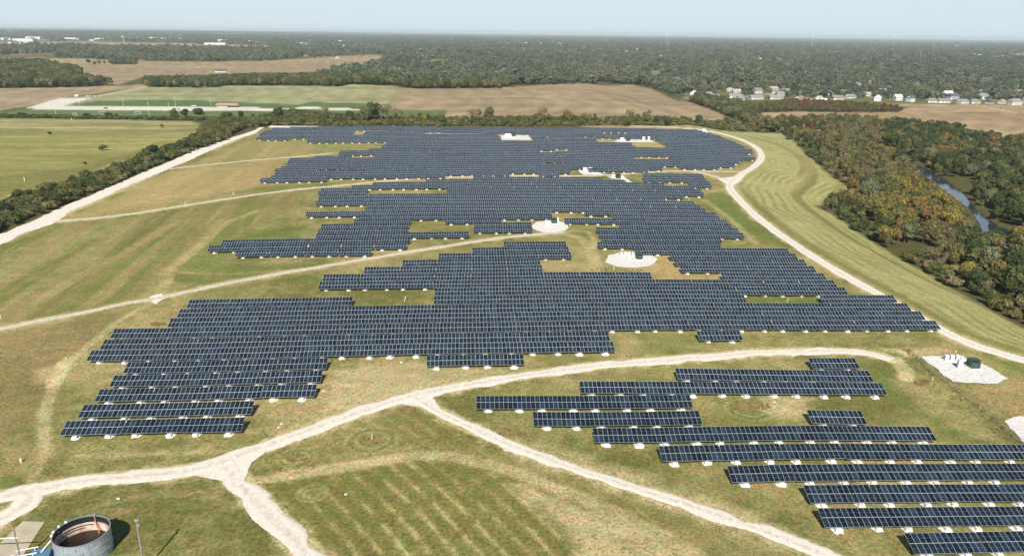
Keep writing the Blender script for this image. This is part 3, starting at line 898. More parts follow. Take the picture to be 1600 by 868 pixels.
def ballast_mesh(seed, cheap=False):
    """pale concrete ballast with a skirt of white rubble running back under the table"""
    r = random.Random(seed)
    mb = MB()
    nx, ny = (7, 9) if not cheap else (4, 4)
    W_, L_ = 2.5, 4.4
    vs = []
    for j in range(ny):
        for i in range(nx):
            u = i / (nx - 1) * 2 - 1; v = j / (ny - 1) * 2 - 1
            e = max(0, 1 - abs(u) ** 2.2) * max(0, 1 - abs(v) ** 3)
            lobe = 0.75 + 0.25 * math.cos(v * 5 + u * 1.5 + seed)
            x = u * W_ / 2 * (1 - 0.35 * abs(v) ** 2) + r.uniform(-.1, .1)
            y = v * L_ / 2 + r.uniform(-.12, .12)
            vs.append((x, y, -0.12 + e * 0.52 * lobe + r.uniform(-.05, .05) * (e > .1)))
    fs = [(j * nx + i, j * nx + i + 1, (j + 1) * nx + i + 1, (j + 1) * nx + i) for j in range(ny - 1) for i in range(nx - 1)]
    mb.add(vs, fs, BALL)
    mb.box((r.uniform(-.08, .08), -0.95, 0.28), (1.1, 1.5, 0.6), BALL, taper=0.86)
    mb.box((r.uniform(-.08, .08), 1.05, 0.30), (0.85, 0.95, 0.55), BALL, taper=0.86)
    return mb.mesh('ballast_block')


ME_BAL = [ballast_mesh(i) for i in range(5)]


def zsurf(y):  # underside of the modules at table-local y
    return ZB + (y + CT * DEPTH / 2) * math.tan(TILT) - 0.06


def frame_mesh():
    mb = MB()
    for y in (-1.05, 1.05):
        mb.tube((0, y, 0.35), (0, y, zsurf(y) - 0.12), 0.055, GALV, n=6)
    mb.tube((0, -0.95, 0.5), (0, 0.95, zsurf(0.95) - 0.3), 0.03, GALV, n=4)
    L = DEPTH * 0.94
    mb.box((0, 0, zsurf(0) - 0.13), (0.07, L, 0.11), GALV, rot=TROT)
    return mb.mesh('support_frame')


def rail_mesh():
    mb = MB()
    for k in (-1.45, -0.55, 0.55, 1.45):
        y = k * CT
        mb.box((0, y, zsurf(y) - 0.03), (TW * 0.995, 0.05, 0.06), GALV, rot=TROT)
    return mb.mesh('cross_rail')


ME_FR, ME_RAIL = frame_mesh(), rail_mesh()
TCEN = Vector((0, 0, ZB + ST * DEPTH / 2))

ORD = ['zeroth', 'first', 'second', 'third', 'fourth', 'fifth', 'sixth', 'seventh', 'eighth', 'ninth', 'tenth', 'eleventh', 'twelfth', 'thirteenth', 'fourteenth', 'fifteenth', 'sixteenth', 'seventeenth', 'eighteenth', 'nineteenth']
TENS = {20: ('twentieth', 'twenty'), 30: ('thirtieth', 'thirty'), 40: ('fortieth', 'forty'), 50: ('fiftieth', 'fifty'), 60: ('sixtieth', 'sixty'), 70: ('seventieth', 'seventy'), 80: ('eightieth', 'eighty'), 90: ('ninetieth', 'ninety')}


def ordinal(n):
    if n < 20: return ORD[n]
    if n >= 100: return 'hundredth' if n == 100 else 'hundred and ' + ordinal(n - 100)
    t, r = n // 10 * 10, n % 10
    return TENS[t][0] if r == 0 else TENS[t][1] + '-' + ORD[r]


def seam(k):
    return 1.8 + (11.9 * k if k >= 0 else 11.92 * k)


# rows of the main array: (j, top-edge Y at the crown, list of column ranges)
YC = {-4: 145.3, -3: 152.7, -2: 160.3, -1: 167.6, 0: 175.0, 1: 182.6, 2: 189.8, 3: 197.5, 4: 205.1, 5: 212.4, 6: 220.3, 7: 228.1, 8: 235.6,
      9: 243.3, 10: 251.3, 11: 259.2, 12: 266.9, 13: 274.1}
for j in range(14, 64): YC[j] = 274.1 + 7.7 * (j - 13)
KR = {-4: [(-7, -4)], -3: [(-7, -4)], -2: [(-7, -3)], -1: [(-7, -3)], 0: [(-7, -3), (-1, 1)], 1: [(-8, 3)], 2: [(-8, 3), (5, 6)], 3: [(-8, 11)],
      4: [(-7, 11)], 5: [(-7, 11)], 6: [(-7, -3), (-1, 7), (9, 11)], 7: [(-1, 10)], 8: [(-4, 10)], 9: [(-4, 5), (7, 10)], 10: [(-3, 2), (6, 10)],
      11: [(-2, 2), (6, 10)], 12: [(-1, 3), (6, 10)], 13: [(-7, -3), (0, 3), (5, 10)], 14: [(-8, -2), (1, 3), (4, 8)]}
P_MID = [(498, 294.5), (542, 293.5), (545, 288.8), (581, 288), (585, 284), (660, 283.5), (662, 279.5), (735, 279), (737, 277.5), (804, 277), (806, 276), (943, 278.5), (944, 280), (975, 281), (981, 286),
         (1086, 290.5), (1100, 303.5), (1075, 304), (1075, 308), (1048, 308.5), (1051, 314.5), (1093, 316.5), (1159, 365), (1161, 372), (1124, 371.5), (1132, 384), (1234, 388), (1240, 396),
         (950, 396), (927, 352), (966, 352), (966, 350), (873, 343.5), (873, 339.5), (955, 342.5), (951, 333.5), (867, 330), (869.5, 340.5), (783, 339), (784, 349.5), (831, 350.5), (832, 359.5), (739, 358.5), (738, 350.5),
         (692, 350), (692, 344.5), (645, 344), (634, 390), (312, 399), (326, 380), (485, 371.5), (497, 351), (548, 349), (553, 338.5), (466, 338.5), (470, 329), (560, 327.5), (564, 319.5), (482, 322), (480.5, 318)]
P_MID_SOLO = [(645, 361.5), (736, 361.5), (738, 371), (640, 371)]
H_MID = [[(579, 294.7), (697, 293.5), (697, 302), (576, 301)]]
P_S = [(1002, 273.7), (1028, 270.5), (1091, 271.5), (1110.6, 287.4), (1110, 291), (1078, 289.5), (1075, 285), (1006, 283)]
P_N = [(394, 217), (423.6, 199.5), (496.5, 199), (497, 197), (590, 197.5), (790, 199.5), (849, 200.5), (895.5, 200), (896, 196), (990, 196), (1040.7, 198), (1068.6, 201), (1104, 206), (1124, 213), (1161, 228),
       (1160, 232), (1120.5, 231), (1120, 233), (1158.6, 233.2), (1177.6, 234.5), (1177, 239), (1160, 238.5), (1167.4, 241.5), (1175, 244.5), (1175.7, 248.5), (1157, 248), (1159, 253), (1141, 253), (1144, 259.5), (1127, 259),
       (1127, 263), (1043, 260), (1041, 264), (1017, 263.5), (1015, 266.5), (990, 265.2), (989, 267.5), (937, 265.5), (899, 264), (897.7, 269.6), (868.6, 269), (867.3, 272), (803, 269.6), (802.7, 272.8), (770.6, 271), (769, 274), (701.5, 271.5), (700, 275.5),
       (590, 276.5), (415, 283), (412, 280), (440.7, 253.4), (449.6, 247.2), (543, 244.2), (543, 247), (580, 246.5), (580, 241.6), (524, 242), (523, 236.7), (556, 235.7), (590, 233.2), (597.6, 225), (652, 226.5), (653, 224.6), (590, 221), (480, 221.5), (477.5, 216), (395, 218.3)]
H_N = [[(496, 263.2), (564, 261.6), (564, 267.5), (496, 268.3)], [(553, 203), (573, 203), (565, 211.5), (548, 211.5)], [(573, 203), (603, 203), (603, 205.5), (573, 205.5)],
       [(618, 204), (646, 205), (646, 206.5), (618, 206)], [(664, 206.7), (752, 207.7), (752, 210.7), (664, 210.2)], [(779, 209), (828, 210), (832, 220), (782, 220)],
       [(598, 232), (704, 233), (704, 236.4), (598, 235.9)], [(675, 240), (734, 241.2), (734, 244), (675, 243.4)], [(845, 234.3), (868, 234.3), (869, 232.5), (896, 233), (896, 237.4), (845, 237.4)],
       [(850, 240), (876, 240.6), (876, 243.2), (850, 242.8)], [(857, 251.5), (887, 252), (888, 256.6), (857, 256.2)], [(855, 212), (874, 213), (874, 215), (855, 214.6)], [(902, 212.6), (922, 213), (922, 216), (902, 215.5)],
       [(938, 205.5), (977, 206), (977, 208.6), (938, 208.2)], [(928, 214.4), (990, 215), (1022, 217), (1046, 229.5), (1042, 232), (1000, 231.5), (985, 222.5), (968, 222.5), (936, 222)], [(993, 244), (1048, 245.3), (1052, 249), (994, 249.6)]]

TABLES = []   # block, row, X0, Y, X1, Y1 (lower-edge line on the ground plan)


def add_run(block, row, x0, x1, ytop0, ytop1, n=None):
    n = n or max(1, round((x1 - x0) / PITCH))
    for i in range(n):
        a, b_ = i / n, (i + 1) / n
        TABLES.append((block, row, x0 + (x1 - x0) * (a + b_) / 2, ytop0 + (ytop1 - ytop0) * (a + b_) / 2 - CT * DEPTH / 2 - (0.3 if block == 'main' else 0),
                       (ytop1 - ytop0) / (x1 - x0)))


for j in sorted(YC):
    row = j + 5
    if j <= 14:
        for a, b_ in KR[j]:
            x0, x1 = seam(a), seam(b_)
            if j >= 3:      # the left part of these rows is spaced slightly wider
                kx = 1.008 if j < 8 else 1.024
                x0 = x0 * kx if x0 < 0 else x0
                x1 = x1 * kx if x1 < 0 else x1
            add_run('main', row, x0, x1, YC[j], YC[j], b_ - a)
        if j < 13: continue
    y = YC[j] - CT * DEPTH / 2
    xs = np.arange(-230, 270, 0.5)
    px, py = proj(xs, np.full_like(xs, y), terr(xs, np.full_like(xs, y)) + ZB + ST * DEPTH / 2)
    if j <= 14: continue
    ins = inpoly(P_MID, px, py) | inpoly(P_MID_SOLO, px, py) | inpoly(P_S, px, py) | inpoly(P_N, px, py)
    for h in H_MID + H_N: ins &= ~inpoly(h, px, py)
    runs = []; s0 = None
    for x_, i_ in zip(xs, ins):
        if i_ and s0 is None: s0 = x_
        if not i_ and s0 is not None:
            runs.append([s0, x_]); s0 = None
    mer = []
    for r_ in runs:
        if mer and r_[0] - mer[-1][1] < 5: mer[-1][1] = r_[1]
        else: mer.append(r_)
    for x0, x1 in mer:
        if x1 - x0 < 7.5: continue
        n = max(1, round((x1 - x0) / 12.1))
        p_ = min(max((x1 - x0) / n, TW + 0.05), 11.98)
        xm = (x0 + x1) / 2
        add_run('main', row, xm - n * p_ / 2, xm + n * p_ / 2, YC[j], YC[j], n)
# the field in the lower right corner: rows listed by their back edge in the photograph, front row last
RB = [((1262, 558.5), (1335, 558.8)), ((1054.5, 574.7), (1355, 578.6)), ((905, 595), (1376, 597.6)), ((744, 618), (1077, 616.3)), ((832, 643), (1091, 641)), ((1260.7, 639.8), (1424, 642.4)),
      ((926, 668), (1450, 665.6)), ((1028, 696), (1600, 693.6)), ((1135, 727), (1600, 723.2)), ((1254, 757), (1600, 755.3)), ((1276, 793), (1600, 790.2)), ((1412, 832.2), (1600, 828.5))]
rowno = [12, 11, 10, 9, 8, 7, 6, 5, 4, 3, 2, 1]
rowno = {0: 12, 1: 11, 2: 10, 3: 9, 4: 8, 5: 8, 6: 7, 7: 6, 8: 5, 9: 4, 10: 3, 11: 2}
for i, (a, b_) in enumerate(RB):
    h = ZB + ST * DEPTH
    x0, y0 = shoot(*a, h); x1, y1 = shoot(*b_, h)
    n = round((x1 - x0) / PITCH)
    if b_[0] == 1600:
        n = math.ceil((x1 - x0) / PITCH) + 2
        x2 = x0 + n * PITCH
        y1 = y0 + (y1 - y0) * (x2 - x0) / (x1 - x0); x1 = x2
    add_run('lower right', rowno[i] - 1, x0, x1, y0, y1, n)

# drop overlaps, number the tables of every row from the left
TABLES.sort(key=lambda t: (t[0], t[1], t[2]))
clean = []
for t in TABLES:
    if clean and clean[-1][0] == t[0] and clean[-1][1] == t[1] and t[2] - clean[-1][2] < TW - 0.3: continue
    clean.append(t)
TABLES = clean
counts = {}
rowjit = {}
info = []
for t in TABLES:
    counts[t[:2]] = counts.get(t[:2], 0) + 1
    X0, Y0, yaw = t[2], t[3], math.atan(t[4])
    za, zb_ = float(terr(X0 - TW / 2, Y0)), float(terr(X0 + TW / 2, Y0))
    roll = -math.atan((zb_ - za) / TW) + random.uniform(-0.004, 0.004)
    z0 = (za + zb_) / 2
    px, py = proj(X0, Y0, z0 + 1.5)
    vis = -60 < px < 1660 and py < 900
    dist = math.sqrt(X0 ** 2 + Y0 ** 2 + HC ** 2)
    info.append(dict(b=t[0], row=t[1], n=counts[t[:2]], loc=(X0, Y0, z0), rot=(random.gauss(0, .011) + (0 if Y0 < 330 else rowjit.setdefault(t[:2], random.gauss(0, .022))), roll + random.gauss(0, .002), yaw), d=dist, vis=vis, px=float(px), py=float(py)))
vis_sorted = sorted([i for i in info if i['vis']], key=lambda q: q['d'])
single = vis_sorted[:298]
ids = set(id(q) for q in single)
rest = [q for q in info if id(q) not in ids and q['vis']]
extra = [q for q in info if not q['vis']]
print('tables', len(info), 'single', len(single), 'rest', len(rest), 'max single dist', single[-1]['d'])
for q_i, q in enumerate(single):
    where = 'main array' if q['b'] == 'main' else 'lower right field'
    t = empty('solar_table', q['loc'], q['rot'], f"dark solar table, {ordinal(q['n'])} from the left in {ordinal(q['row'])} row of the {where}",
              'solar table', 'tilted solar tables on pale ballast blocks')
    near = q['d'] < 176
    if near:
        for r_ in range(2):
            yl = (r_ - 0.5) * (MH + GAPY)
            for c in range(NCOL):
                xl = (c - (NCOL - 1) / 2) * (MW + GAP)
                p = TCEN + Vector((xl, yl * CT, yl * ST))
                link('solar_panel', random.choice(ME_MODS), t, p, (TILT + random.gauss(0, .002), random.gauss(0, .002), 0))
        link('cross_rail', ME_RAIL, t)
    else:
        link('panel_grid', random.choice(ME_GRIDS), t, TCEN, (TILT, 0, 0))
    for sx in (-3.3, 3.3):
        link('support_frame', ME_FR, t, (sx, 0, 0))
        link('ballast_block', random.choice(ME_BAL), t, (sx + random.uniform(-.25, .25), (-0.15 if q['d'] < 230 else 0.25) + random.uniform(-.3, .2), 0), (0, 0, random.uniform(-.12, .12)),
             (1, 1, 1) if q['d'] < 200 else (.8, .85, .85))


def instancer(name, pts, rots, scales, kinds, meshes, label=None, kind='stuff', cat=None):
    """one object that scatters copies of a few meshes over its points"""
    me = bpy.data.meshes.new(name)
    n = len(pts)
    me.vertices.add(n)
    me.vertices.foreach_set('co', np.asarray(pts, np.float32).ravel())
    a = me.attributes.new('rot', 'FLOAT_VECTOR', 'POINT'); a.data.foreach_set('vector', np.asarray(rots, np.float32).ravel())
    a = me.attributes.new('scl', 'FLOAT_VECTOR', 'POINT'); a.data.foreach_set('vector', np.asarray(scales, np.float32).ravel())
    a = me.attributes.new('kindno', 'INT', 'POINT'); a.data.foreach_set('value', np.asarray(kinds, np.int32))
    o = link(name, me)
    col_ = bpy.data.collections.new(name + '_sources')
    for i, s in enumerate(meshes):
        col_.objects.link(bpy.data.objects.new(f'{name}_source_{i:02d}', s))
    g = bpy.data.node_groups.new(name, 'GeometryNodeTree')
    g.interface.new_socket('Geometry', in_out='INPUT', socket_type='NodeSocketGeometry')
    g.interface.new_socket('Geometry', in_out='OUTPUT', socket_type='NodeSocketGeometry')
    N = g.nodes.new
    gi, go = N('NodeGroupInput'), N('NodeGroupOutput')
    iop = N('GeometryNodeInstanceOnPoints')
    ci = N('GeometryNodeCollectionInfo'); ci.inputs['Collection'].default_value = col_
    ci.inputs['Separate Children'].default_value = True; ci.inputs['Reset Children'].default_value = True

    def attr(nm, ty):
        q = N('GeometryNodeInputNamedAttribute'); q.data_type = ty; q.inputs['Name'].default_value = nm
        return [s_ for s_ in q.outputs if s_.name == 'Attribute' and s_.enabled][0]
    L = g.links.new
    L(gi.outputs[0], iop.inputs['Points']); L(ci.outputs[0], iop.inputs['Instance'])
    iop.inputs['Pick Instance'].default_value = True
    L(attr('kindno', 'INT'), iop.inputs['Instance Index'])
    e2r = N('FunctionNodeEulerToRotation')
    L(attr('rot', 'FLOAT_VECTOR'), e2r.inputs[0]); L(e2r.outputs[0], iop.inputs['Rotation'])
    L(attr('scl', 'FLOAT_VECTOR'), iop.inputs['Scale'])
    L(iop.outputs[0], go.inputs[0])
    md = o.modifiers.new('scatter', 'NODES'); md.node_group = g
    return tag(o, label, cat, kind=kind)


def far_table(i=0):
    mb = MB()
    src = module_mesh('tmp', NCOL, 2, cheap=True, glasses=[GLASSES[i % 5]] * 3 + GLASSES, f=0.032, fy=0.062)
    vs = [TROT @ v.co + TCEN for v in src.vertices]
    for p in src.polygons:
        mb.add([vs[i] for i in p.vertices], [tuple(range(len(p.vertices)))], src.materials[p.material_index])
    for sx in (-3.3, 3.3):
        for y in (-1.05, 1.05): mb.box((sx, y, zsurf(y) / 2), (0.1, 0.1, zsurf(y)), GALV)
        mb.box((sx, -0.6, 0.2), (1.4, 2.6, 0.4), BALL, taper=0.6)
    return mb.mesh('far_table')


rr = rest + extra
instancer('solar_array', [q['loc'] for q in rr], [q['rot'] for q in rr], [(1, 1, 1)] * len(rr), [random.choice((q['row'] * 7 % 5, q['row'] * 7 % 5, q['row'] * 3 % 5, random.randrange(5))) for q in rr], [far_table(i) for i in range(5)],
          'many distant solar tables filling the far part of the array up to the tree line')
#PART3

# ------------------------------------------------------------------ trees
GREEN_F = foliage('foliage_green', [(0.050, 0.072, 0.024), (0.080, 0.102, 0.034), (0.105, 0.115, 0.042), (0.066, 0.090, 0.034)])
DARK_F = foliage('foliage_dark', [(0.034, 0.052, 0.020), (0.054, 0.074, 0.028), (0.045, 0.066, 0.024)])
OLIVE_F = foliage('foliage_olive', [(0.12, 0.115, 0.046), (0.15, 0.135, 0.055), (0.11, 0.12, 0.045)])
YELLOW_F = foliage('foliage_yellow', [(0.21, 0.175, 0.045), (0.16, 0.15, 0.045), (0.19, 0.15, 0.045)])
ORANGE_F = foliage('foliage_orange', [(0.20, 0.13, 0.050), (0.165, 0.115, 0.05), (0.19, 0.145, 0.05)])
TAN_F = foliage('foliage_tan', [(0.21, 0.175, 0.115), (0.17, 0.145, 0.09), (0.19, 0.15, 0.09)], 0.7)
SILVER_F = foliage('foliage_silver', [(0.15, 0.17, 0.115), (0.12, 0.14, 0.09)])
RED_F = foliage('foliage_red', [(0.135, 0.050, 0.035), (0.12, 0.065, 0.035), (0.14, 0.06, 0.04)])
CANOPY_A = foliage('foliage_canopy', [(0.050, 0.074, 0.040), (0.085, 0.112, 0.058), (0.14, 0.155, 0.095), (0.060, 0.090, 0.050), (0.19, 0.205, 0.15), (0.038, 0.058, 0.034), (0.11, 0.125, 0.068), (0.075, 0.100, 0.058)], 0.5, (1, 1, 1))
CANOPY_B = foliage('foliage_canopy_autumn', [(0.14, 0.125, 0.07), (0.13, 0.135, 0.07), (0.15, 0.115, 0.07), (0.11, 0.125, 0.07)], 0.6, (1, 1, 1))
MATS = dict(green=GREEN_F, dark=DARK_F, olive=OLIVE_F, yellow=YELLOW_F, orange=ORANGE_F, tan=TAN_F, silver=SILVER_F, red=RED_F)


def ico(subdiv=1):
    import bmesh
    bm = bmesh.new(); bmesh.ops.create_icosphere(bm, subdivisions=subdiv, radius=1)
    v = np.array([x.co[:] for x in bm.verts]); f = np.array([[q.index for q in x.verts] for x in bm.faces]); bm.free()
    return v, f


ICO1 = ico(1); ICO2 = ico(2)


def crown_arrays(seed, h, rx, z0, lobes, leaves, size, core=0.72, flat=1.0, sparse=False):
    """crown as overlapping lobes of leaf clumps round a darker broken core; returns verts, tris"""
    r = np.random.default_rng(seed)
    V = []; T = []; k = 0
    cs = []
    zc = (z0 + h) / 2; rz = (h - z0) / 2
    for i in range(lobes):
        a = r.uniform(0, 2 * math.pi); e = r.uniform(-0.85, 1.0)
        q = math.sqrt(max(0, 1 - e * e)) * r.uniform(0.3, 0.88)
        c = np.array([math.cos(a) * q * rx, math.sin(a) * q * rx, zc + e * rz * 0.62])
        s = rx * r.uniform(0.24, 0.60)
        cs.append((c, np.array([s, s, s * flat * r.uniform(0.8, 1.15) * min(1.25, rz / rx)])))
    cs.append((np.array([0, 0, zc]), np.array([rx * 0.6, rx * 0.6, rz * 0.78])))
    if not sparse:
        for c, s in cs:
            v = ICO1[0] * (s * core) * (1 + r.uniform(-0.16, 0.16, (len(ICO1[0]), 1))) + c
            V.append(v); T.append(ICO1[1] + k); k += len(v)
    w_ = np.array([s[0] ** 2 for c, s in cs]); w_ /= w_.sum()
    pick = r.choice(len(cs), leaves, p=w_)
    for i in range(leaves):
        c, s = cs[pick[i]]
        d = r.normal(size=3); d /= np.linalg.norm(d)
        if d[2] < -0.55: d[2] = -d[2]
        p = c + d * s * r.uniform(0.72, 1.08)
        n = d + r.normal(size=3) * 0.45; n /= np.linalg.norm(n)
        u = np.cross(n, r.normal(size=3)); u /= np.linalg.norm(u); v_ = np.cross(n, u)
        z = size * r.uniform(0.6, 1.4)
        q = np.array([p - u * z - v_ * z * .6, p + u * z * .2 - v_ * z, p + u * z + v_ * z * .5, p - u * z * .3 + v_ * z])
        q += n * r.uniform(-.2, .2, (4, 1)) * z
        V.append(q); T.append(np.array([[0, 1, 2], [0, 2, 3]]) + k); k += 4
    return np.concatenate(V), np.concatenate(T)


def trunk_mb(seed, h, r0, z1, limbs, mat, spread=0.5, twigs=0):
    r = random.Random(seed)
    mb = MB()
    lean = (r.uniform(-.05, .05) * h, r.uniform(-.05, .05) * h)
    p0 = Vector((0, 0, -0.5)); p1 = Vector((lean[0] * .5, lean[1] * .5, z1)); p2 = Vector((lean[0], lean[1], h * 0.86))
    mb.tube(p0, p1, r0, mat, r0 * 0.72, n=7, cap=False); mb.tube(p1, p2, r0 * 0.72, mat, r0 * 0.15, n=6, cap=False)
    for i in range(limbs):
        a = 2 * math.pi * i / limbs + r.uniform(-.4, .4); t = r.uniform(0.05, 0.7)
        s = p1.lerp(p2, t); L = h * spread * r.uniform(0.5, 0.9) * (1 - t * .5)
        e = s + Vector((math.cos(a) * L * .75, math.sin(a) * L * .75, L * 0.75))
        mb.tube(s, e, r0 * 0.36, mat, r0 * 0.07, n=5, cap=False)
        for q in range(twigs):
            b_ = a + r.uniform(-.9, .9); s2 = s.lerp(e, r.uniform(.3, .9)); l2 = L * r.uniform(.3, .5)
            mb.tube(s2, s2 + Vector((math.cos(b_) * l2 * .6, math.sin(b_) * l2 * .6, l2 * .8)), r0 * 0.12, mat, r0 * 0.03, n=4, cap=False)
    return mb


BARE = newmat('bare_twigs', (0.20, 0.16, 0.125), 0.9)
# name: (height, radius, crown base, lobes, leaves, leaf size, sparse, limbs, twigs)
SPECS = {
    'round': [(10, 4.6, 1.6, 12, 1500, 0.36, False), (10, 4.0, 1.3, 14, 1500, 0.36, False), (10, 5.2, 2.0, 13, 1600, 0.38, False)],
    'oval': [(12, 3.3, 1.6, 13, 1400, 0.36, False), (12, 3.8, 2.0, 12, 1400, 0.38, False)],
    'bare': [(11, 3.6, 2.2, 12, 520, 0.26, True), (11, 2.7, 2.0, 10, 460, 0.26, True)],
    'bush': [(3.6, 2.4, 0.0, 9, 620, 0.24, False), (3.6, 2.9, 0.0, 11, 700, 0.24, False), (3.6, 2.0, 0.0, 8, 560, 0.22, False)],
}
TREES = {}
for kn, lst in SPECS.items():
    TREES[kn] = []
    for i, (h, rx, z0, lb, lv, sz, sp) in enumerate(lst):
        V_, T_ = crown_arrays(100 + i * 7 + len(kn), h, rx, z0, lb, lv, sz, sparse=sp)
        V_[:, 2] = np.maximum(V_[:, 2], -0.2)
        cm = np_mesh('crown', V_, T_, [None], smooth=False)
        tm = trunk_mb(i + 3, h, 0.26 if kn != 'bush' else 0.1, max(z0, 0.5), 6 if kn != 'bush' else 4, BARE if kn == 'bare' else BARK, twigs=5 if kn == 'bare' else 0).mesh('trunk')
        TREES[kn].append((cm, tm, h))


def with_mat(me, mat):
    c = me.copy(); c.materials.clear(); c.materials.append(mat); return c


COLNAME = dict(green='mid green', dark='dark green', olive='olive green', yellow='yellow', orange='orange brown', tan='tan thin-leaved', silver='silvery green', red='red')
ntree = {'tree': 0, 'shrub': 0}


def put_tree(kind, colr, x, y, h, label, group, cat='tree', parts=True, spread=1.0):
    cm, tm, hh = random.choice(TREES[kind])
    s = h / hh
    z = float(terr(x, y))
    rot = (0, 0, random.uniform(0, 6.28))
    ntree[cat] = ntree.get(cat, 0) + 1
    nm = 'tree' if cat == 'tree' else 'shrub'
    root = empty(nm, (x, y, z), rot, label, cat, group)
    root.scale = (s * spread, s * spread, s)
    c = link('crown', cm, root)
    c.material_slots[0].link = 'OBJECT'; c.material_slots[0].material = MATS[colr]
    link('trunk', tm, root)
    return root


def scatter(poly, step, seed, jit=0.45):
    xs = [p[0] for p in poly]; ys = [p[1] for p in poly]
    r = np.random.default_rng(seed)
    gx = np.arange(min(xs), max(xs), step); gy = np.arange(min(ys), max(ys), step)
    A, B = np.meshgrid(gx, gy); A = A + (np.arange(A.shape[0]) % 2)[:, None] * step / 2
    A = (A + r.uniform(-jit, jit, A.shape) * step).ravel(); B = (B + r.uniform(-jit, jit, B.shape) * step).ravel()
    k = inpoly(poly, A, B)
    return A[k], B[k], r


RIVER_PX = [(1428, 256), (1462, 267), (1490, 284), (1520, 312), (1545, 345), (1566, 357), (1536, 360), (1520, 335), (1500, 312), (1475, 292), (1440, 270)]
CANDS = []      # (distance, x, y, kind, colour, height, label, group, category)
STUFF = []      # (x, y, h, mesh key)


def pick(r, table):
    ks = list(table); p = np.array([table[k] for k in ks], float); p /= p.sum()
    return ks[int(r.choice(len(ks), p=p))]


# woods on the right, both sides of the creek
A, B, r = scatter(WR, 6.0, 11)
drv = pdist(RV, A, B, True); inr = inpoly(RV, A, B)
edge = pdist([p for p in WR[:10]], A, B)
pxA, pyA = proj(A, B, terr(A, B))
for x, y, d_, i_, e_, px, py in zip(A, B, drv, inr, edge, pxA, pyA):
    if i_ or px < 1190 or px > 2150 or py > 800: continue
    if px > 1660 and r.uniform() < .3: continue
    bar = abs(px - (1428 + (py - 262) * 1.12)) if 262 < py < 360 else 99
    if d_ < 2.0: continue
    if 1462 < px < 1530 and 278 < py < 300: continue        # open mud bank
    east = px > 1428 + (py - 250) * 1.1 + 18 if py > 235 else px > 1375
    bank = False
    if east:
        tab = dict(dark=5, green=3.2, olive=1.2, tan=.4, silver=.3, orange=.1)
        g, lab = 'trees beyond the creek', 'tree in the dark wood beyond the creek'
    else:
        tab = dict(dark=2.0, green=3.6, olive=2.6, tan=1.3, yellow=.4, orange=.12, silver=.5)
        g, lab = 'trees between mown bank and creek', 'tree in the wood between the mown bank and the creek'
    if 1285 < px < 1400 and 205 < py < 290 and not east: tab = dict(tan=5, olive=2, green=1.2, dark=.6)
    if 1400 < px < 1500 and 290 < py < 375 and not east: tab = dict(orange=1.8, yellow=3, olive=2.2, tan=1.4, green=1.5)
    if 1370 < px < 1420 and 300 < py < 360 and not east: tab = dict(yellow=3, olive=2, green=2)
    if 1340 < px < 1375 and 295 < py < 330: tab = dict(silver=3, green=1)
    if 1440 < px < 1500 and 365 < py < 430: tab = dict(tan=3, olive=2, yellow=1, green=1)
    if py > 430: tab = dict(dark=3.5, green=3, olive=2.2, tan=.8, yellow=.6)
    if 1200 < px < 1300 and py < 212: tab = dict(dark=2, green=1.5, tan=2.5, red=.8, olive=1)
    c = pick(r, tab)
    h = r.uniform(4.6, 10.8)
    if e_ < 7: h = r.uniform(3.0, 5.5)
    elif e_ < 14: h *= 0.8
    if d_ < 7: h = min(h, r.uniform(3.5, 6.0))
    if c in ('orange', 'yellow'): h = max(h, r.uniform(8, 11)) if d_ > 6 else h
    if px > 1560 and py < 300: h *= 0.9
    if c == 'tan': kd = 'bare'
    elif h < 4.5: kd = 'bush'
    else: kd = 'oval' if r.uniform() < 0.25 else 'round'
    if r.uniform() < 0.12 or (not east and vnoise(np.array([x / 13]), np.array([y / 13]), 71)[0] > 0.8): continue
    zz = float(terr(x, y)); bad = False
    for q in range(6):
        tps = [proj(x + o_, y, zz + h * f_) for f_ in (1.0, 0.75, 0.4) for o_ in (-h * .3, h * .3)]
        bad = bool(inpoly(RIVER_PX, np.array([float(t_[0]) for t_ in tps]), np.array([float(t_[1]) for t_ in tps])).any())
        if not bad: break
        h *= 0.72
    if bad: continue
    if h < 2.0: continue
    if h < 4.5: kd = 'bush'
    adj = COLNAME[c] + (' bushy' if kd == 'bush' else '')
    CANDS.append((math.hypot(x, y), x, y, kd, c, h, f'{adj} {lab}', g + ', ' + COLNAME[c], 'tree'))
# hedge along the left perimeter road
A, B, r = scatter(HL, 3.6, 12)
erd = pdist(WORLD_ROADS[9][0], A, B)
pxA, pyA = proj(A, B, terr(A, B))
for x, y, e_, px, py in zip(A, B, erd, pxA, pyA):
    if px < -50 or e_ < 6: continue
    c = pick(r, dict(dark=3, green=3, olive=2, orange=.5, tan=.6, silver=.4))
    h = r.uniform(2.2, 4.2)
    if r.uniform() < 0.10: h = r.uniform(5, 7)
    if px > 300: h = r.uniform(2.5, 6); c = pick(r, dict(green=3, olive=2, tan=1.6, dark=1.5))
    kd = 'bush' if h < 4.8 else 'round'
    if c == 'tan' and h > 4: kd = 'bare'
    CANDS.append((math.hypot(x, y), x, y, kd, c, h, f'{COLNAME[c]} shrub in the hedge beside the left perimeter road', 'hedge shrubs along the left perimeter road, ' + COLNAME[c], 'shrub'))
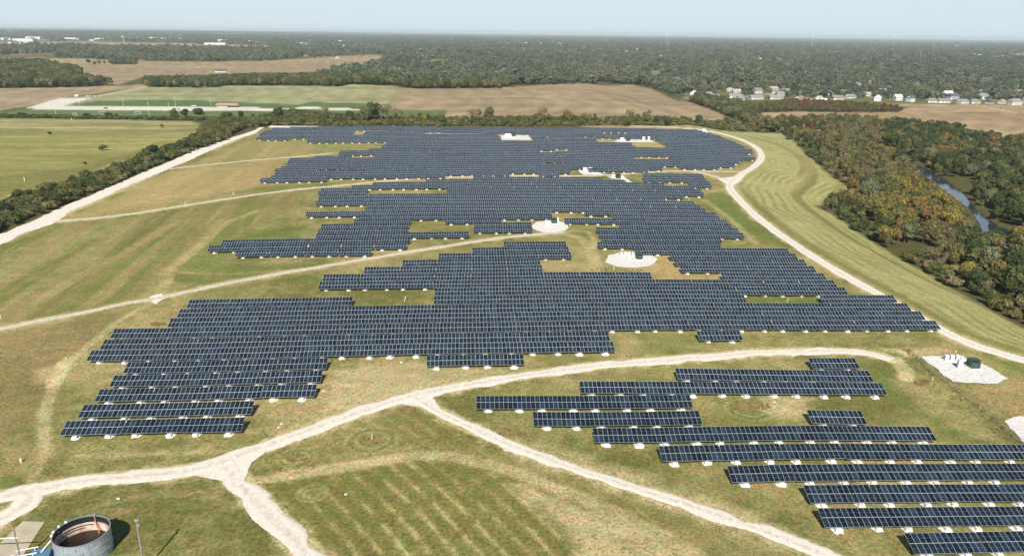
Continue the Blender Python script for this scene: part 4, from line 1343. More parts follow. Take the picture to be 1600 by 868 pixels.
# scrub band behind the array
A, B, r = scatter(HN, 4.2, 13)
pxA, pyA = proj(A, B, terr(A, B))
for x, y, px, py in zip(A, B, pxA, pyA):
    if px < 380 or px > 1240: continue
    c = pick(r, dict(green=4, olive=3, dark=1.6, yellow=.5, tan=.5))
    h = r.uniform(1.8, 3.6)
    if r.uniform() < 0.05: h = r.uniform(4.5, 6.5)
    kd = 'bush' if h < 4.4 else 'round'
    CANDS.append((math.hypot(x, y), x, y, kd, c, h, f'low {COLNAME[c]} shrub in the scrub band behind the array', 'scrub behind the array, ' + COLNAME[c], 'shrub'))
# taller trees standing in the scrub band and far hedgerow: px, base py, height px, kind, colour
SOLO = [(573, 190, 24, 'round', 'olive', 'olive tree left of the pale grove behind the array'), (584, 190, 28, 'round', 'green', 'tall green tree in the grove behind the array, beside the playing field end'),
        (596, 190, 27, 'bare', 'tan', 'tall tan tree in the middle of the grove at the array back'), (606, 189, 28, 'bare', 'tan', 'thin tan tree right of the grove centre behind the array'), (617, 189, 22, 'bare', 'tan', 'short tan tree at the right part of the grove behind the array'),
        (627, 189, 20, 'bare', 'tan', 'last tan tree at the right end of the grove behind array'), (436, 189, 20, 'round', 'dark', 'dark tree by the left end of the scrub band'), (509, 190, 24, 'bare', 'tan', 'single tan poplar-shaped tree in front of the white road'),
        (548, 192, 18, 'round', 'dark', 'round dark tree beside the playing field end'), (662, 193, 14, 'round', 'yellow', 'small yellowish tree in the scrub band before the brown field'), (690, 194, 16, 'round', 'olive', 'small olive tree standing before the brown field'),
        (738, 193, 24, 'bare', 'tan', 'tan tree at the left of the tall trio before the brown field'), (750, 193, 25, 'bare', 'tan', 'middle tan tree of the tall trio before the brown field'), (766, 193, 28, 'oval', 'olive', 'tallest tree of the trio before the brown field'),
        (848, 194, 28, 'bare', 'tan', 'bare tan tree with a pale trunk before the brown field'), (886, 191, 18, 'round', 'yellow', 'yellow-green tree in the scrub before the brown field'), (893, 192, 12, 'round', 'green', 'small green tree right of the yellow-green one'),
        (921, 191, 14, 'bare', 'tan', 'low bare grey tree in the scrub band'), (943, 192, 12, 'bush', 'silver', 'greyish bush in the scrub band before the brown field'), (983, 193, 24, 'bare', 'tan', 'wide bare tree left of the twin bare trees'),
        (1013, 193, 24, 'bare', 'tan', 'tall narrow bare tree beside the dark round tree'), (1027, 194, 13, 'round', 'dark', 'dark round tree right of the bare trees'), (1092, 194, 14, 'round', 'green', 'green tree alone near the right end of scrub band'),
        (480, 189, 12, 'round', 'olive', 'small olive tree in the scrub band near its left end'), (790, 195, 9, 'bush', 'green', 'green bush at the back edge of the array'), (980, 197, 12, 'round', 'green', 'bright green tree at the array back edge'),
        (1165, 195, 20, 'bare', 'tan', 'bare tan tree at the field corner'), (1185, 200, 24, 'bare', 'tan', 'tall bare tan tree beside the field corner'), (1200, 205, 26, 'oval', 'olive', 'tall olive tree by the field corner'), (1175, 199, 20, 'bare', 'tan', 'second bare tree from the field corner'), (1212, 208, 30, 'oval', 'olive', 'tallest olive tree where the woods begin'),
        (273, 187, 15, 'round', 'green', 'leftmost of the round trees below the white road'), (289, 186, 17, 'oval', 'dark', 'second round tree below the white road'), (312, 186, 17, 'round', 'dark', 'dark round tree below the pavilion road'), (350, 187, 13, 'oval', 'green', 'slim tree left of the pavilion on the near side'), (360, 188, 14, 'oval', 'dark', 'slim dark tree below the pavilion'),
        (378, 188, 16, 'oval', 'dark', 'dark tree right of the pavilion below the road'), (36, 184, 9, 'bush', 'dark', 'dark bush at the left end of the field hedge'), (135, 184, 8, 'bush', 'dark', 'bush beside the goal in the field hedge'), (170, 184, 9, 'bush', 'dark', 'dark bush right of the goal in the field hedge'),
        (182, 185, 7, 'bush', 'dark', 'small bush in the field hedge near the goal'), (78, 211, 5.5, 'bush', 'dark', 'small dark bush alone in the left meadow, upper left'), (161, 235, 10, 'bush', 'olive', 'round olive bush alone in the left meadow'), (253, 200, 6, 'bush', 'olive', 'olive bush alone near the top of the left meadow'), (133, 257, 5, 'bush', 'green', 'low green bush in the left meadow beside the hedge'),
        (139, 101, 8, 'round', 'dark', 'leftmost of the four small trees in the far tan field'), (148, 102, 6, 'round', 'dark', 'second of the four small trees in the far tan field'), (155, 102, 7.5, 'round', 'tan', 'third, brownish tree of four in the far tan field'), (163, 101, 6, 'round', 'tan', 'rightmost of four small trees in the far tan field'),
        (1506, 201, 7, 'bush', 'dark', 'small dark bush alone in the right tan field')]
for px, py, hp, kd, c, lab in SOLO:
    x, y = shoot(px, py)
    sc_ = F_PX / (y * FW[1] + x * FW[0])
    h = hp / sc_ * 1.04
    put_tree(kd, c, x, y, h, lab, None, 'tree' if kd != 'bush' else 'shrub')
# narrow hedge at the foot of the playing field
A, B, r = scatter(shoots([(0, 184), (100, 185.5), (200, 187), (330, 189), (430, 190), (560, 192), (560, 189.5), (430, 187.5), (330, 186.5), (200, 185), (100, 183.5), (0, 182)]), 3.4, 14)
for x, y in zip(A, B):
    STUFF.append((x, y, r.uniform(2.0, 4.2), 'bush', pick(r, dict(dark=3, green=3, olive=1.5))))
A, B, r = scatter(shoots([(400, 186), (430, 178), (520, 180), (560, 186), (560, 190), (430, 190)]), 5, 15)
for x, y in zip(A, B): STUFF.append((x, y, r.uniform(2.5, 5.0), 'bush', pick(r, dict(dark=3, green=3, olive=2))))
CANDS.sort(key=lambda q: -q[5] / q[0] * (1 if float(proj(q[1], q[2], 0)[0]) < 1630 else 0.01))
lim = {'tree': 300 - ntree['tree'] - 2, 'shrub': 300 - ntree['shrub'] - 2}
REST_T = []
CHOSEN = []
for q in CANDS:
    if lim[q[8]] > 0:
        lim[q[8]] -= 1
        CHOSEN.append(q)
    else:
        REST_T.append((q[1], q[2], q[5], q[3], q[4]))
CHOSEN.sort(key=lambda q: (q[7], float(proj(q[1], q[2], 0)[0])))
seen = {}
for d, x, y, kd, c, h, lab, g, cat in CHOSEN:
    seen[g] = seen.get(g, 0) + 1
    cn = COLNAME[c]
    n_o = ordinal(seen[g])
    if 'hedge' in g: lab = f'{cn} shrub, {n_o} of its colour from the left in the roadside hedge'
    elif 'scrub' in g: lab = f'{cn} shrub, {n_o} of its colour from the left in scrub behind the array'
    elif 'beyond' in g: lab = f'{cn} tree, {n_o} of its colour from the left beyond the creek'
    else: lab = f'{cn} tree, {n_o} of its colour from the left between mown bank and creek'
    put_tree(kd, c, x, y, h, lab, g, cat)
# far side of the young plantation: red and green rows
PLANT = shoots([(1185, 168), (1225, 160.5), (1290, 161.5), (1400, 170), (1412, 175), (1360, 177), (1250, 175), (1190, 176)])
A, B, r = scatter(PLANT, 5.5, 16)
for x, y in zip(A, B):
    px, py = proj(x, y, terr(x, y))
    c = pick(r, dict(red=5, olive=1.5) if (1240 < px < 1290 or px > 1375) and py < 172 else dict(green=3, olive=2, red=1.2, dark=1))
    REST_T.append((x, y, r.uniform(5, 8), 'oval', c))
# belts and blocks of far woodland (bases traced in the photograph)
for px, st_, h0, h1, sd_ in [
    ([(-500, 104), (0, 100), (60, 99), (122, 112), (131, 121), (105, 125), (150, 129), (178, 133), (100, 137.5), (0, 138), (-500, 150)], 9.5, 9, 15, 21),
    ([(225, 136), (300, 137.5), (345, 137), (350, 134), (450, 134), (622, 133.5), (632, 138), (690, 139), (780, 138), (800, 134), (640, 126), (600, 121), (480, 124), (330, 127), (228, 130)], 8, 8, 14, 22),
    ([(1078, 159), (1110, 170), (1150, 188), (1168, 194), (1185, 186), (1175, 172), (1150, 163), (1120, 157), (1085, 152)], 6.5, 6, 10, 23),
    ([(170, 101), (212, 101), (215, 99), (172, 98.5)], 8, 8, 12, 24)]:
    A, B, r = scatter(shoots(px), st_, sd_)
    for x, y in zip(A, B):
        REST_T.append((x, y, r.uniform(h0, h1), 'round', pick(r, dict(dark=3, green=4, olive=2, silver=.8, tan=.4))))
keys = {}
meshes = []
for kn in TREES:
    for c in MATS:
        keys[(kn, c)] = []
        for cm, tm, hh in TREES[kn][:2]:
            keys[(kn, c)].append((len(meshes), hh)); meshes.append(with_mat(cm, MATS[c]))


def scatter_stuff(name, lst, label):
    P, Rr, S, K = [], [], [], []
    for q in lst:
        x, y, h, kd, c = q
        mi, hh = random.choice(keys[(kd, c)])
        P.append((x, y, float(terr(x, y)))); Rr.append((0, 0, random.uniform(0, 6.28)))
        s = h / hh; w_ = s * random.uniform(0.9, 1.15)
        S.append((w_, w_, s)); K.append(mi)
    return instancer(name, P, Rr, S, K, meshes, label)


scatter_stuff('woodland', REST_T, 'woodland of mixed green and tan trees along the creek and round the far fields')
scatter_stuff('field_hedge', STUFF, 'low dark hedge between the left meadow and the playing field')
# ------------------------------------------------------------------ houses and far buildings
HOUSES = []
def wallmat(n, c): return noisy('wall_' + n, tuple(v * 0.94 for v in c), c, 0.7, 0.8)
WALLS = dict(white=wallmat('white', (0.66, 0.66, 0.64)), cream=wallmat('cream', (0.56, 0.51, 0.42)), grey=wallmat('grey', (0.45, 0.46, 0.47)), blue=wallmat('blue', (0.34, 0.40, 0.50)),
             brick=wallmat('brick', (0.36, 0.20, 0.15)), beige=wallmat('beige', (0.58, 0.50, 0.40)))
ROOFS = dict(grey=noisy('roof_grey', (0.20, 0.20, 0.21), (0.28, 0.28, 0.29), 1.2, 0.9), brown=noisy('roof_brown', (0.20, 0.16, 0.14), (0.28, 0.23, 0.20), 1.2, 0.9),
             dark=noisy('roof_dark', (0.08, 0.08, 0.09), (0.13, 0.13, 0.14), 1.2, 0.9), red=noisy('roof_red', (0.36, 0.20, 0.17), (0.45, 0.27, 0.23), 1.2, 0.8), white=noisy('roof_white', (0.74, 0.74, 0.74), (0.82, 0.82, 0.82), 0.2, 0.7), tan=noisy('roof_tan', (0.36, 0.31, 0.27), (0.44, 0.38, 0.33), 1.2, 0.9))
WIN = newmat('window_glass', (0.03, 0.035, 0.045), 0.1)


def quad_roof(w_, d_, z, rise, over, mat, hip=0.0):
    mb = MB()
    x, y = w_ / 2 + over, d_ / 2 + over
    hx = x - hip
    vs = [(-x, -y, z), (x, -y, z), (x, y, z), (-x, y, z), (-hx, 0, z + rise), (hx, 0, z + rise)]
    lo = [(a, b_, c - 0.18) for a, b_, c in vs[:4]]
    mb.add(vs + lo, [(0, 1, 5, 4), (2, 3, 4, 5), (1, 2, 5), (3, 0, 4), (6, 7, 1, 0), (7, 8, 2, 1), (8, 9, 3, 2), (9, 6, 0, 3), (9, 8, 7, 6)], mat)
    return mb


def house(px, py, wpx, storeys, wall, roof, label, yaw=0.0, group='houses at the edge of the suburb', cat='house', depth=9.5, garage=True, name='house'):
    x, y = shoot(px, py)
    sc_ = F_PX / (y * FW[1] + x * FW[0])
    w_ = max(6.0, wpx / sc_)
    hw = 2.8 * storeys
    t = empty(name, (x, y, float(terr(x, y))), (0, 0, yaw + random.uniform(-.22, .22)), label, cat, group)
    mb = MB(); mb.box((0, 0, hw / 2), (w_, depth, hw), WALLS[wall])
    # gable triangles
    rise = depth * 0.40
    for s in (-1, 1):
        mb.add([(s * (w_ / 2 - .01), -depth / 2, hw), (s * (w_ / 2 - .01), depth / 2, hw), (s * (w_ / 2 - .01), 0, hw + rise * 0.93)], [(0, 1, 2) if s > 0 else (0, 2, 1)], WALLS[wall])
    mb.build('wall', t)
    rf = quad_roof(w_, depth, hw, rise, 0.5, ROOFS[roof], hip=random.choice([0, 0, depth * 0.4])).build('roof', t)
    if name == 'house':
        c = MB(); c.box((w_ * 0.2, 1.2, hw + rise * 0.8), (0.8, 0.8, 1.6), WALLS['brick']); c.build('chimney', rf)
    nwin = max(2, int(w_ / 3.4))
    for s in range(storeys):
        for i in range(nwin):
            if garage and s == 0 and i == 0: continue
            wx = -w_ / 2 + w_ * (i + 0.5) / nwin
            fr = MB(); fr.box((wx, -depth / 2 - 0.02, 2.8 * s + 1.55), (1.35, 0.08, 1.45), WHITE); fo = fr.build('window', t)
            g = MB(); g.box((wx, -depth / 2 - 0.055, 2.8 * s + 1.55), (1.1, 0.03, 1.2), WIN); g.build('pane', fo)
    if garage:
        wx = -w_ / 2 + w_ * 0.5 / nwin
        g = MB(); g.box((wx, -depth / 2 - 0.02, 1.15), (min(2.8, w_ / nwin * .9), 0.08, 2.3), WHITE); g.build('garage_door', t)
    HOUSES.append((x, y, w_, depth))
    return t


for h_ in [
    (1084, 151, 13, 2, 'white', 'white', 'white gabled house nearest the brown field corner', 0.9), (1107, 150, 9, 1, 'blue', 'grey', 'small blue-grey house right of the white gabled house', 0.1), (1117, 153.5, 11, 1, 'white', 'grey', 'low white house in front of the blue-grey one', 0.0),
    (1148, 153, 20, 1, 'white', 'grey', 'wide white bungalow with grey roof above the green trees', 0.0), (1156, 156.5, 12, 1, 'cream', 'grey', 'pale house directly below the wide white bungalow', 0.3), (1181, 155, 22, 1, 'white', 'grey', 'long low white house with a pale grey roof', 0.0),
    (1212, 155, 21, 1, 'cream', 'grey', 'cream bungalow above the red plantation trees', 0.0), (1249, 156.5, 12, 1, 'white', 'brown', 'white gable-ended house left of the long shed', 0.7), (1121, 134, 18, 1, 'white', 'tan', 'white house with a tan roof, farther back on the left', 0.0),
    (1140, 143, 12, 1, 'cream', 'tan', 'cream house beneath the tan-roofed white house', 0.1), (1160, 141, 11, 2, 'white', 'tan', 'tall white house in the second row of the suburb', 0.6), (1183, 146, 14, 2, 'beige', 'brown', 'beige two-storey house behind the long low white house', 0.2),
    (1228, 144, 20, 1, 'beige', 'brown', 'brown-roofed house behind the cream bungalow', 0.1), (1219, 149, 14, 1, 'grey', 'grey', 'grey house tight behind the cream bungalow', 0.0), (1232, 133, 14, 1, 'white', 'tan', 'pale house high among trees above the brown-roofed one', 0.4),
    (1280, 156, 10, 1, 'white', 'tan', 'small white house by the long shed', 0.6), (1308, 155.5, 19, 1, 'beige', 'brown', 'pinkish brown-roofed bungalow right of the long shed', 0.0), (1328, 153.5, 18, 1, 'white', 'grey', 'grey-roofed house with white gable beside the bungalow', 0.5),
    (1353, 150, 12, 1, 'cream', 'tan', 'tan-roofed house half hidden behind the round trees', 0.0), (1371, 158, 7, 2, 'white', 'white', 'narrow white house glimpsed between dark trees', 0.9), (1402, 157, 11, 2, 'white', 'white', 'white house partly behind a bare tree', 0.1),
    (1422, 159, 9, 2, 'white', 'dark', 'tall white house with a dark roof right of the bare tree', 0.2), (1455, 160, 16, 1, 'white', 'brown', 'white bungalow with brown roof on the field edge', 0.0), (1474, 160.5, 17, 1, 'white', 'brown', 'white house with a wide garage on the field edge', 0.0),
    (1480, 151, 14, 2, 'white', 'white', 'white house rising behind the blue house', 0.3), (1488, 155, 17, 2, 'blue', 'dark', 'blue-grey two-storey house behind the field edge', 0.4), (1504, 161.5, 17, 1, 'white', 'grey', 'white house with a plain bright gable wall on the field edge', 0.3),
    (1522, 161.5, 15, 1, 'beige', 'brown', 'beige bungalow with a bush before it', 0.0), (1534, 155, 17, 2, 'white', 'grey', 'pale grey-roofed two-storey house behind the beige bungalow', 0.0), (1546, 162, 11, 1, 'grey', 'dark', 'dark-roofed garage house on the field edge', 0.5),
    (1565, 162, 7, 1, 'white', 'tan', 'small white gabled shed-like house near the right edge', 0.8), (1585, 164, 20, 2, 'cream', 'grey', 'cream two-storey house at the right edge of view', 0.0), (1602, 160, 10, 1, 'beige', 'brown', 'beige house cut by the right edge', 0.0),
    (1020, 125, 14, 1, 'white', 'white', 'white house above the brown field far corner', 0.4), (1024, 130, 8, 1, 'white', 'tan', 'small white house above the brown field corner', 0.0), (1090, 131, 12, 1, 'blue', 'grey', 'blue-grey roofed house alone among trees', 0.1),
    (1065, 137, 6, 2, 'white', 'white', 'narrow white house among trees by the brown field', 0.6), (1366, 131, 13, 1, 'grey', 'grey', 'large grey roof high among the trees', 0.2), (1374, 137, 18, 1, 'brick', 'brown', 'red-brown roofed house with white gables', 0.3),
    (1339, 131, 6, 1, 'cream', 'white', 'tiny cream house high among the trees', 0.2), (1350, 134, 8, 1, 'white', 'white', 'tiny white house right of the cream one among trees', 0.3), (1530, 141, 12, 1, 'beige', 'tan', 'tan roof showing between brown autumn trees', 0.1),
    (1276, 140, 6, 2, 'cream', 'tan', 'narrow cream house glimpsed in trees over the shed', 0.6), (748, 121, 10, 1, 'white', 'white', 'white farm building left of the white tower', 0.0), (527, 91.5, 7, 1, 'white', 'tan', 'small pale farmhouse beside the round trees in far field', 0.2),
    (345, 113, 16, 1, 'white', 'dark', 'white farmhouse with dark roof beyond the tree belt', 0.3)]:
    house(*h_[:7], yaw=h_[7], garage=h_[2] > 12)
rh = random.Random(12)
extra_h = []
for i in range(400):
    ex, ey = rh.uniform(1060, 1600), 100 + 48 * rh.random() ** 0.8
    if ex < 1100 and ey > 128: continue
    if any(abs(ex - q[0]) < 17 and abs(ey - q[1]) < 4.5 for q in extra_h): continue
    hx_, hy_ = shoot(ex, ey)
    if any(abs(hx_ - q[0]) < 24 and abs(hy_ - q[1]) < 26 for q in HOUSES): continue
    extra_h.append((ex, ey))
    if len(extra_h) >= 62: break
extra_h.sort()
for i, (ex, ey) in enumerate(extra_h):
    sc__ = 14 * 1200 / shoot(ex, ey)[1]
    rf_ = rh.choice(['grey', 'brown', 'grey', 'dark', 'tan'])
    wl_ = rh.choice(['beige', 'cream', 'white', 'grey', 'brick'])
    house(ex, ey, sc__ * rh.uniform(.8, 1.25), rh.choice([1, 1, 2]), wl_, rf_, f'{wl_} house with {rf_} roof, {ordinal(i + 1)} from the left among the suburb trees',
          yaw=rh.uniform(-.9, .9), garage=False, group='houses scattered among the suburb trees')
lngs = house(1282, 160, 28, 1, 'white', 'white', 'long low white shed at the field edge', group=None, cat='shed', garage=False, name='shed', depth=7)

# pavilion beside the playing field road
x, y = shoot(356, 167.5)
pv = empty('pavilion', (x, y, float(terr(x, y))), (0, 0, 0.02), 'open pavilion with dull red roof beside the white road', 'pavilion')
mb = MB(); mb.box((-5.5, 0, 1.2), (12.5, 6.5, 2.4), WALLS['cream']); mb.build('wall', pv)
mb = MB(); mb.box((7.2, 1.0, 1.2), (5.5, 4.5, 2.4), WALLS['cream']); mb.build('wall', pv)
for sx in (-12, -0.2, 3.5, 12):
    mb = MB(); mb.tube((sx, -4.2, 0), (sx, -4.2, 2.75), 0.12, WOODP, n=6); mb.build('post', pv)
quad_roof(26, 9, 2.7, 2.2, 0.4, ROOFS['red'], 1.5).build('roof', pv)


def shed_row(px, py, wpx, hpx, label, wall='white', roof='white', depth=60, name='warehouse', group='warehouses far on the left'):
    x, y = shoot(px, py)
    sc_ = F_PX / (y * FW[1] + x * FW[0])
    w_, hh = wpx / sc_, hpx / sc_
    t = empty(name, (x, y, float(terr(x, y))), (0, 0, 0), label, 'warehouse', group)
    mb = MB(); mb.box((0, 0, hh / 2), (w_, depth, hh), WALLS[wall]); mb.build('wall', t)
    mb = MB(); mb.box((0, 0, hh + 0.6), (w_ * 1.01, depth * 1.02, 1.2), ROOFS[roof]); mb.build('roof', t)
    for i in range(3):
        d_ = MB(); d_.box((w_ * (i - 1) * 0.3, -depth / 2 - 0.3, 2.5), (5, 0.5, 5), WALLS['grey']); d_.build('loading_door', t)
    HOUSES.append((x, y, w_, depth))


for a in [(12, 63, 16, 3.2, 'wide white warehouse at the far left edge'), (28, 63.5, 9, 2.6, 'small white warehouse second from the left edge'), (43, 64.5, 24, 3.4, 'large white warehouse in front of the long one'), (55, 61.5, 22, 3.6, 'long white warehouse with a dark annex behind'),
          (21, 68, 8, 1.8, 'low white shed in front of the warehouses'), (42, 67.5, 12, 1.8, 'low pale shed before the large white warehouse'), (113, 62, 18, 2.6, 'pale green-grey warehouse standing alone'), (128, 63, 10, 1.8, 'low white building right of the pale warehouse'),
          (146, 64, 7, 1.6, 'small white building left of the crowded yard'), (158, 62.5, 14, 2.4, 'white building in the crowded yard'), (172, 60.5, 6, 1.8, 'little white block past the crowded yard'), (194, 59.5, 5, 2.0, 'tiny white block farther right of the yard'),
          (204, 59.6, 6, 1.8, 'tiny white building beside a second one far off'), (214, 60, 6, 1.8, 'white building just beyond the thin tree line'), (240, 60.5, 8, 1.8, 'pale building at the end of the thin tree line'), (258, 61, 16, 1.6, 'long pale building right of the thin tree line'),
          (280, 61.5, 10, 1.6, 'pale low building near the middle left'), (338, 70, 32, 2.6, 'very long low white shed beyond the tree belt'), (352, 64, 20, 1.8, 'white roofed hall behind the very long shed'), (390, 65.5, 10, 1.6, 'white hall right of the very long shed'),
          (402, 67, 8, 1.4, 'tiny white hall farther right of the long shed'), (422, 69, 14, 1.6, 'grey-white hall at the edge of the forest'), (473, 70, 14, 2.6, 'isolated white hall in the forest, left of centre'), (532, 66, 4, 2.6, 'tiny pale block in the forest left of centre'),
          (18, 50, 10, 1.2, 'distant pale building near the left horizon'), (35, 50, 14, 1.0, 'distant long pale building near the left horizon'), (46, 49.5, 7, 1.2, 'distant small pale building near the left horizon'), (149, 49.5, 3, 1.4, 'distant pale dot of a building below the hill'),
          (820, 68, 8, 1.2, 'pale roof in the forest right of centre, left one'), (843, 68, 6, 1.1, 'pale roof in the forest right of centre, middle one'), (874, 69, 10, 1.2, 'pale roof in the forest right of centre, right one'), (1060, 109, 22, 3.5, 'big white house roof among trees above the suburb'),
          (1285, 97, 6, 2.8, 'small white building in the forest above the suburb'), (1457, 97.5, 6, 3.4, 'white block in the forest on the right'), (1304, 83, 4, 1.6, 'white dot building in the forest right of centre'), (1525, 88, 12, 2.6, 'white building left of the brick blocks'),
          (1472, 118, 6, 2.2, 'white roof patch among dark trees on the right')]:
    shed_row(*a, depth=30 if a[1] > 80 else 60)
rf2 = random.Random(31)
fb = []
for i in range(900):
    ex, ey = rf2.uniform(10, 1590), rf2.uniform(57, 96)
    if ey < 50.9 + .0119 * (ex - 800) + 6.5 or (ex < 640 and ey > 74): continue
    if any(abs(ex - q[0]) < 16 and abs(ey - q[1]) < 5 for q in fb): continue
    fb.append((ex, ey))
    if len(fb) >= 70: break
fb.sort()
for i, (ex, ey) in enumerate(fb):
    shed_row(ex, ey, rf2.uniform(2.0, 5.5) * (ey - 40) / 35, rf2.uniform(1.0, 1.7) * (ey - 30) / 40, f'small pale building in the distant forest, {ordinal(i + 1)} from the left', wall=rf2.choice(['white', 'cream', 'beige', 'white']),
             roof=rf2.choice(['white', 'grey', 'tan', 'white']), depth=22, name='distant_building', group='small buildings in the distant forest')
for a in [(1561, 90, 12, 3.0, 'pale brick block left of the long brick building'), (1583, 88.5, 22, 4.0, 'long pinkish brick building near the right edge'), (1598, 87, 12, 4.4, 'brick building cut by the right edge'), (1553, 91, 8, 2.5, 'low brick block at the left of the group')]:
    shed_row(*a, wall='brick', roof='tan', name='brick_building', group='brick buildings far right')

# water towers and masts near the horizon
MAST_ST = newmat('mast_steel', (0.62, 0.63, 0.64), 0.5)


def water_tower(px, pytop, d, label):
    D = F_PX * 1.0
    v = FW * F_PX + RI * (px - 800) - UP * (pytop - 434)
    t = d / v[1]
    x, y, zt_ = v[0] * t, d, HC + v[2] * t
    g = float(terr(x, y)); H_ = zt_ - g
    o = empty('water_tower', (x, y, g), (0, 0, 0), label, 'water tower')
    mb = MB()
    n, R_ = 14, H_ * 0.075
    prof = [(R_ * 0.25, H_ * .86), (R_ * .85, H_ * .89), (R_, H_ * .93), (R_ * .8, H_ * .98), (R_ * .1, H_)]
    vs = []; fs = []
    for k, (r_, z_) in enumerate(prof):
        vs += [(r_ * math.cos(2 * math.pi * i / n), r_ * math.sin(2 * math.pi * i / n), z_) for i in range(n)]
    for k in range(len(prof) - 1):
        fs += [(k * n + i, k * n + (i + 1) % n, (k + 1) * n + (i + 1) % n, (k + 1) * n + i) for i in range(n)]
    fs.append(tuple(range((len(prof) - 1) * n, len(prof) * n)))
    mb.add(vs, fs, WHITE); mb.build('tank', o)
    c = MB(); c.tube((0, 0, 0), (0, 0, H_ * .87), R_ * 0.12, WHITE, n=10); c.build('column', o)


water_tower(1271, 54.9, 7000, 'white water tower on the horizon, the middle one')
water_tower(1398, 56.5, 7500, 'white water tower on the horizon right of the middle one')
water_tower(1042, 52.4, 8000, 'white water tower on the horizon, leftmost of the three')


def mast(px, pybase, pytop, label, name='mast', r_=0.5, cat='mast', grp=None, arms=True, mat=None):
    x, y = shoot(px, pybase)
    sc_ = F_PX / (y * FW[1] + x * FW[0])
    H_ = (pybase - pytop) / sc_
    o = empty(name, (x, y, float(terr(x, y))), (0, 0, 0), label, cat, grp)
    mb = MB(); mb.tube((0, 0, 0), (0, 0, H_), r_, mat or MAST_ST, r_ * 0.5, n=6); mb.build('pole', o)
    if arms:
        mb = MB()
        mb.box((0, 0, H_ * 0.97), (max(1.2, H_ * 0.12), r_, max(0.3, H_ * 0.015)), MAST_ST)
        mb.build('cross_arm', o)
    return o


mast(948, 68, 54, 'thin pale lattice mast rising from the forest, left of centre horizon', r_=1.6)
mast(1010, 63, 54, 'thin mast rising from the forest right of the first', r_=1.2)
mast(1044, 73, 66, 'short pale church-like spire in the forest', r_=2.0, arms=False)
mast(1458, 76, 64, 'power pylon in the forest at right, the left one', r_=1.2)
mast(1473, 76, 66, 'power pylon in the forest at right, the right one', r_=1.2)
mast(775, 124, 111, 'white narrow tower beside the farm building', r_=1.4, arms=False)
mast(194, 68, 60, 'pale tower above the thin tree line at left', r_=2.0, arms=False)
mast(1384, 101, 92, 'thin pole among the trees above the suburb', r_=0.4)
for px, pb, pt, lab in [(88, 183, 158, 'leftmost light pole beside the parking'), (125, 166, 158, 'short light pole right of the parking'), (193, 166, 153.5, 'light pole standing behind the first goal'), (233.5, 183, 160, 'tall light pole by the second goal'),
                        (274.5, 168, 152, 'tallest white light pole left of the pavilion'), (263.5, 167, 161, 'short pole beside the tallest light pole'), (329.5, 166, 154, 'light pole directly left of the pavilion'), (1390, 158, 147, 'light pole between the dark trees')]:
    mast(px, pb, pt, lab + ' on the playing field' if px < 400 else lab + ' of the suburb', name='light_pole', r_=0.18, cat='light pole', grp=None)


for px, pb, pt, lab in [(1239, 222, 196, 'left wooden utility pole in the trees at the start of the woods'), (1253, 222, 195, 'right wooden utility pole in the trees at the start of the woods'), (1276, 226, 202, 'third utility pole, deeper in the bare trees')]:
    mast(px, pb, pt, lab, name='utility_pole', r_=0.17, cat='utility pole', mat=WOODP)


def goal(px, py, wpx, label):
    x, y = shoot(px, py); sc_ = F_PX / (y * FW[1] + x * FW[0]); w_ = wpx / sc_; h_ = 2.4
    o = empty('soccer_goal', (x, y, float(terr(x, y))), (0, 0, 0), label, 'goal', None)
    for s in (-1, 1):
        mb = MB(); mb.tube((s * w_ / 2, 0, 0), (s * w_ / 2, 0, h_), 0.13, WHITE, n=6); mb.build('goal_post', o)
    mb = MB(); mb.tube((-w_ / 2 - .1, 0, h_ + .1), (w_ / 2 + .1, 0, h_ + .1), 0.13, WHITE, n=6); mb.build('crossbar', o)
    mb = MB(); mb.tube((-w_ / 2, 1.6, 0.1), (w_ / 2, 1.6, 0.1), 0.08, WHITE, n=5); mb.build('ground_bar', o)


goal(160, 178.5, 9.5, 'white goal in front of the parking area')
goal(215.5, 178.5, 9, 'white goal right of the first, near the light poles')
goal(117, 180.5, 6, 'small pale goal at the left of the playing field')
goal(603, 170, 8, 'pale goal at the right end of the playing field road')

CARC = [newmat('car_white', (0.75, 0.75, 0.75), 0.3), newmat('car_silver', (0.45, 0.46, 0.48), 0.3, 0.4), newmat('car_dark', (0.05, 0.05, 0.06), 0.3), newmat('car_red', (0.30, 0.04, 0.03), 0.3)]
TYRE = newmat('tyre', (0.02, 0.02, 0.02), 0.8)


def car(px, py, m_, label, yaw=0.0, L=4.6):
    x, y = shoot(px, py)
    o = empty('parked_car', (x, y, float(terr(x, y)) + 0.02), (0, 0, yaw), label, 'car', None)
    mb = MB()
    prof = [(-L / 2, .45), (-L / 2, .85), (-L * .3, .95), (-L * .18, 1.45), (L * .25, 1.45), (L * .38, .98), (L / 2, .85), (L / 2, .4)]
    n = len(prof); W_ = 0.88
    vs = [(a, -W_, z) for a, z in prof] + [(a, W_, z) for a, z in prof]
    fs = [(i, (i + 1) % n, n + (i + 1) % n, n + i) for i in range(n)] + [tuple(range(n - 1, -1, -1)), tuple(range(n, 2 * n))]
    mb.add(vs, fs, m_); mb.build('body', o)
    g = MB(); g.box((L * .03, 0, 1.2), (L * .42, 1.79, 0.36), WIN); g.build('window', o)
    for sx in (-L * .32, L * .32):
        for sy in (-.8, .8):
            t_ = MB(); t_.tube((sx, sy - .1, .33), (sx, sy + .1, .33), .33, TYRE, n=10); t_.build('wheel', o)


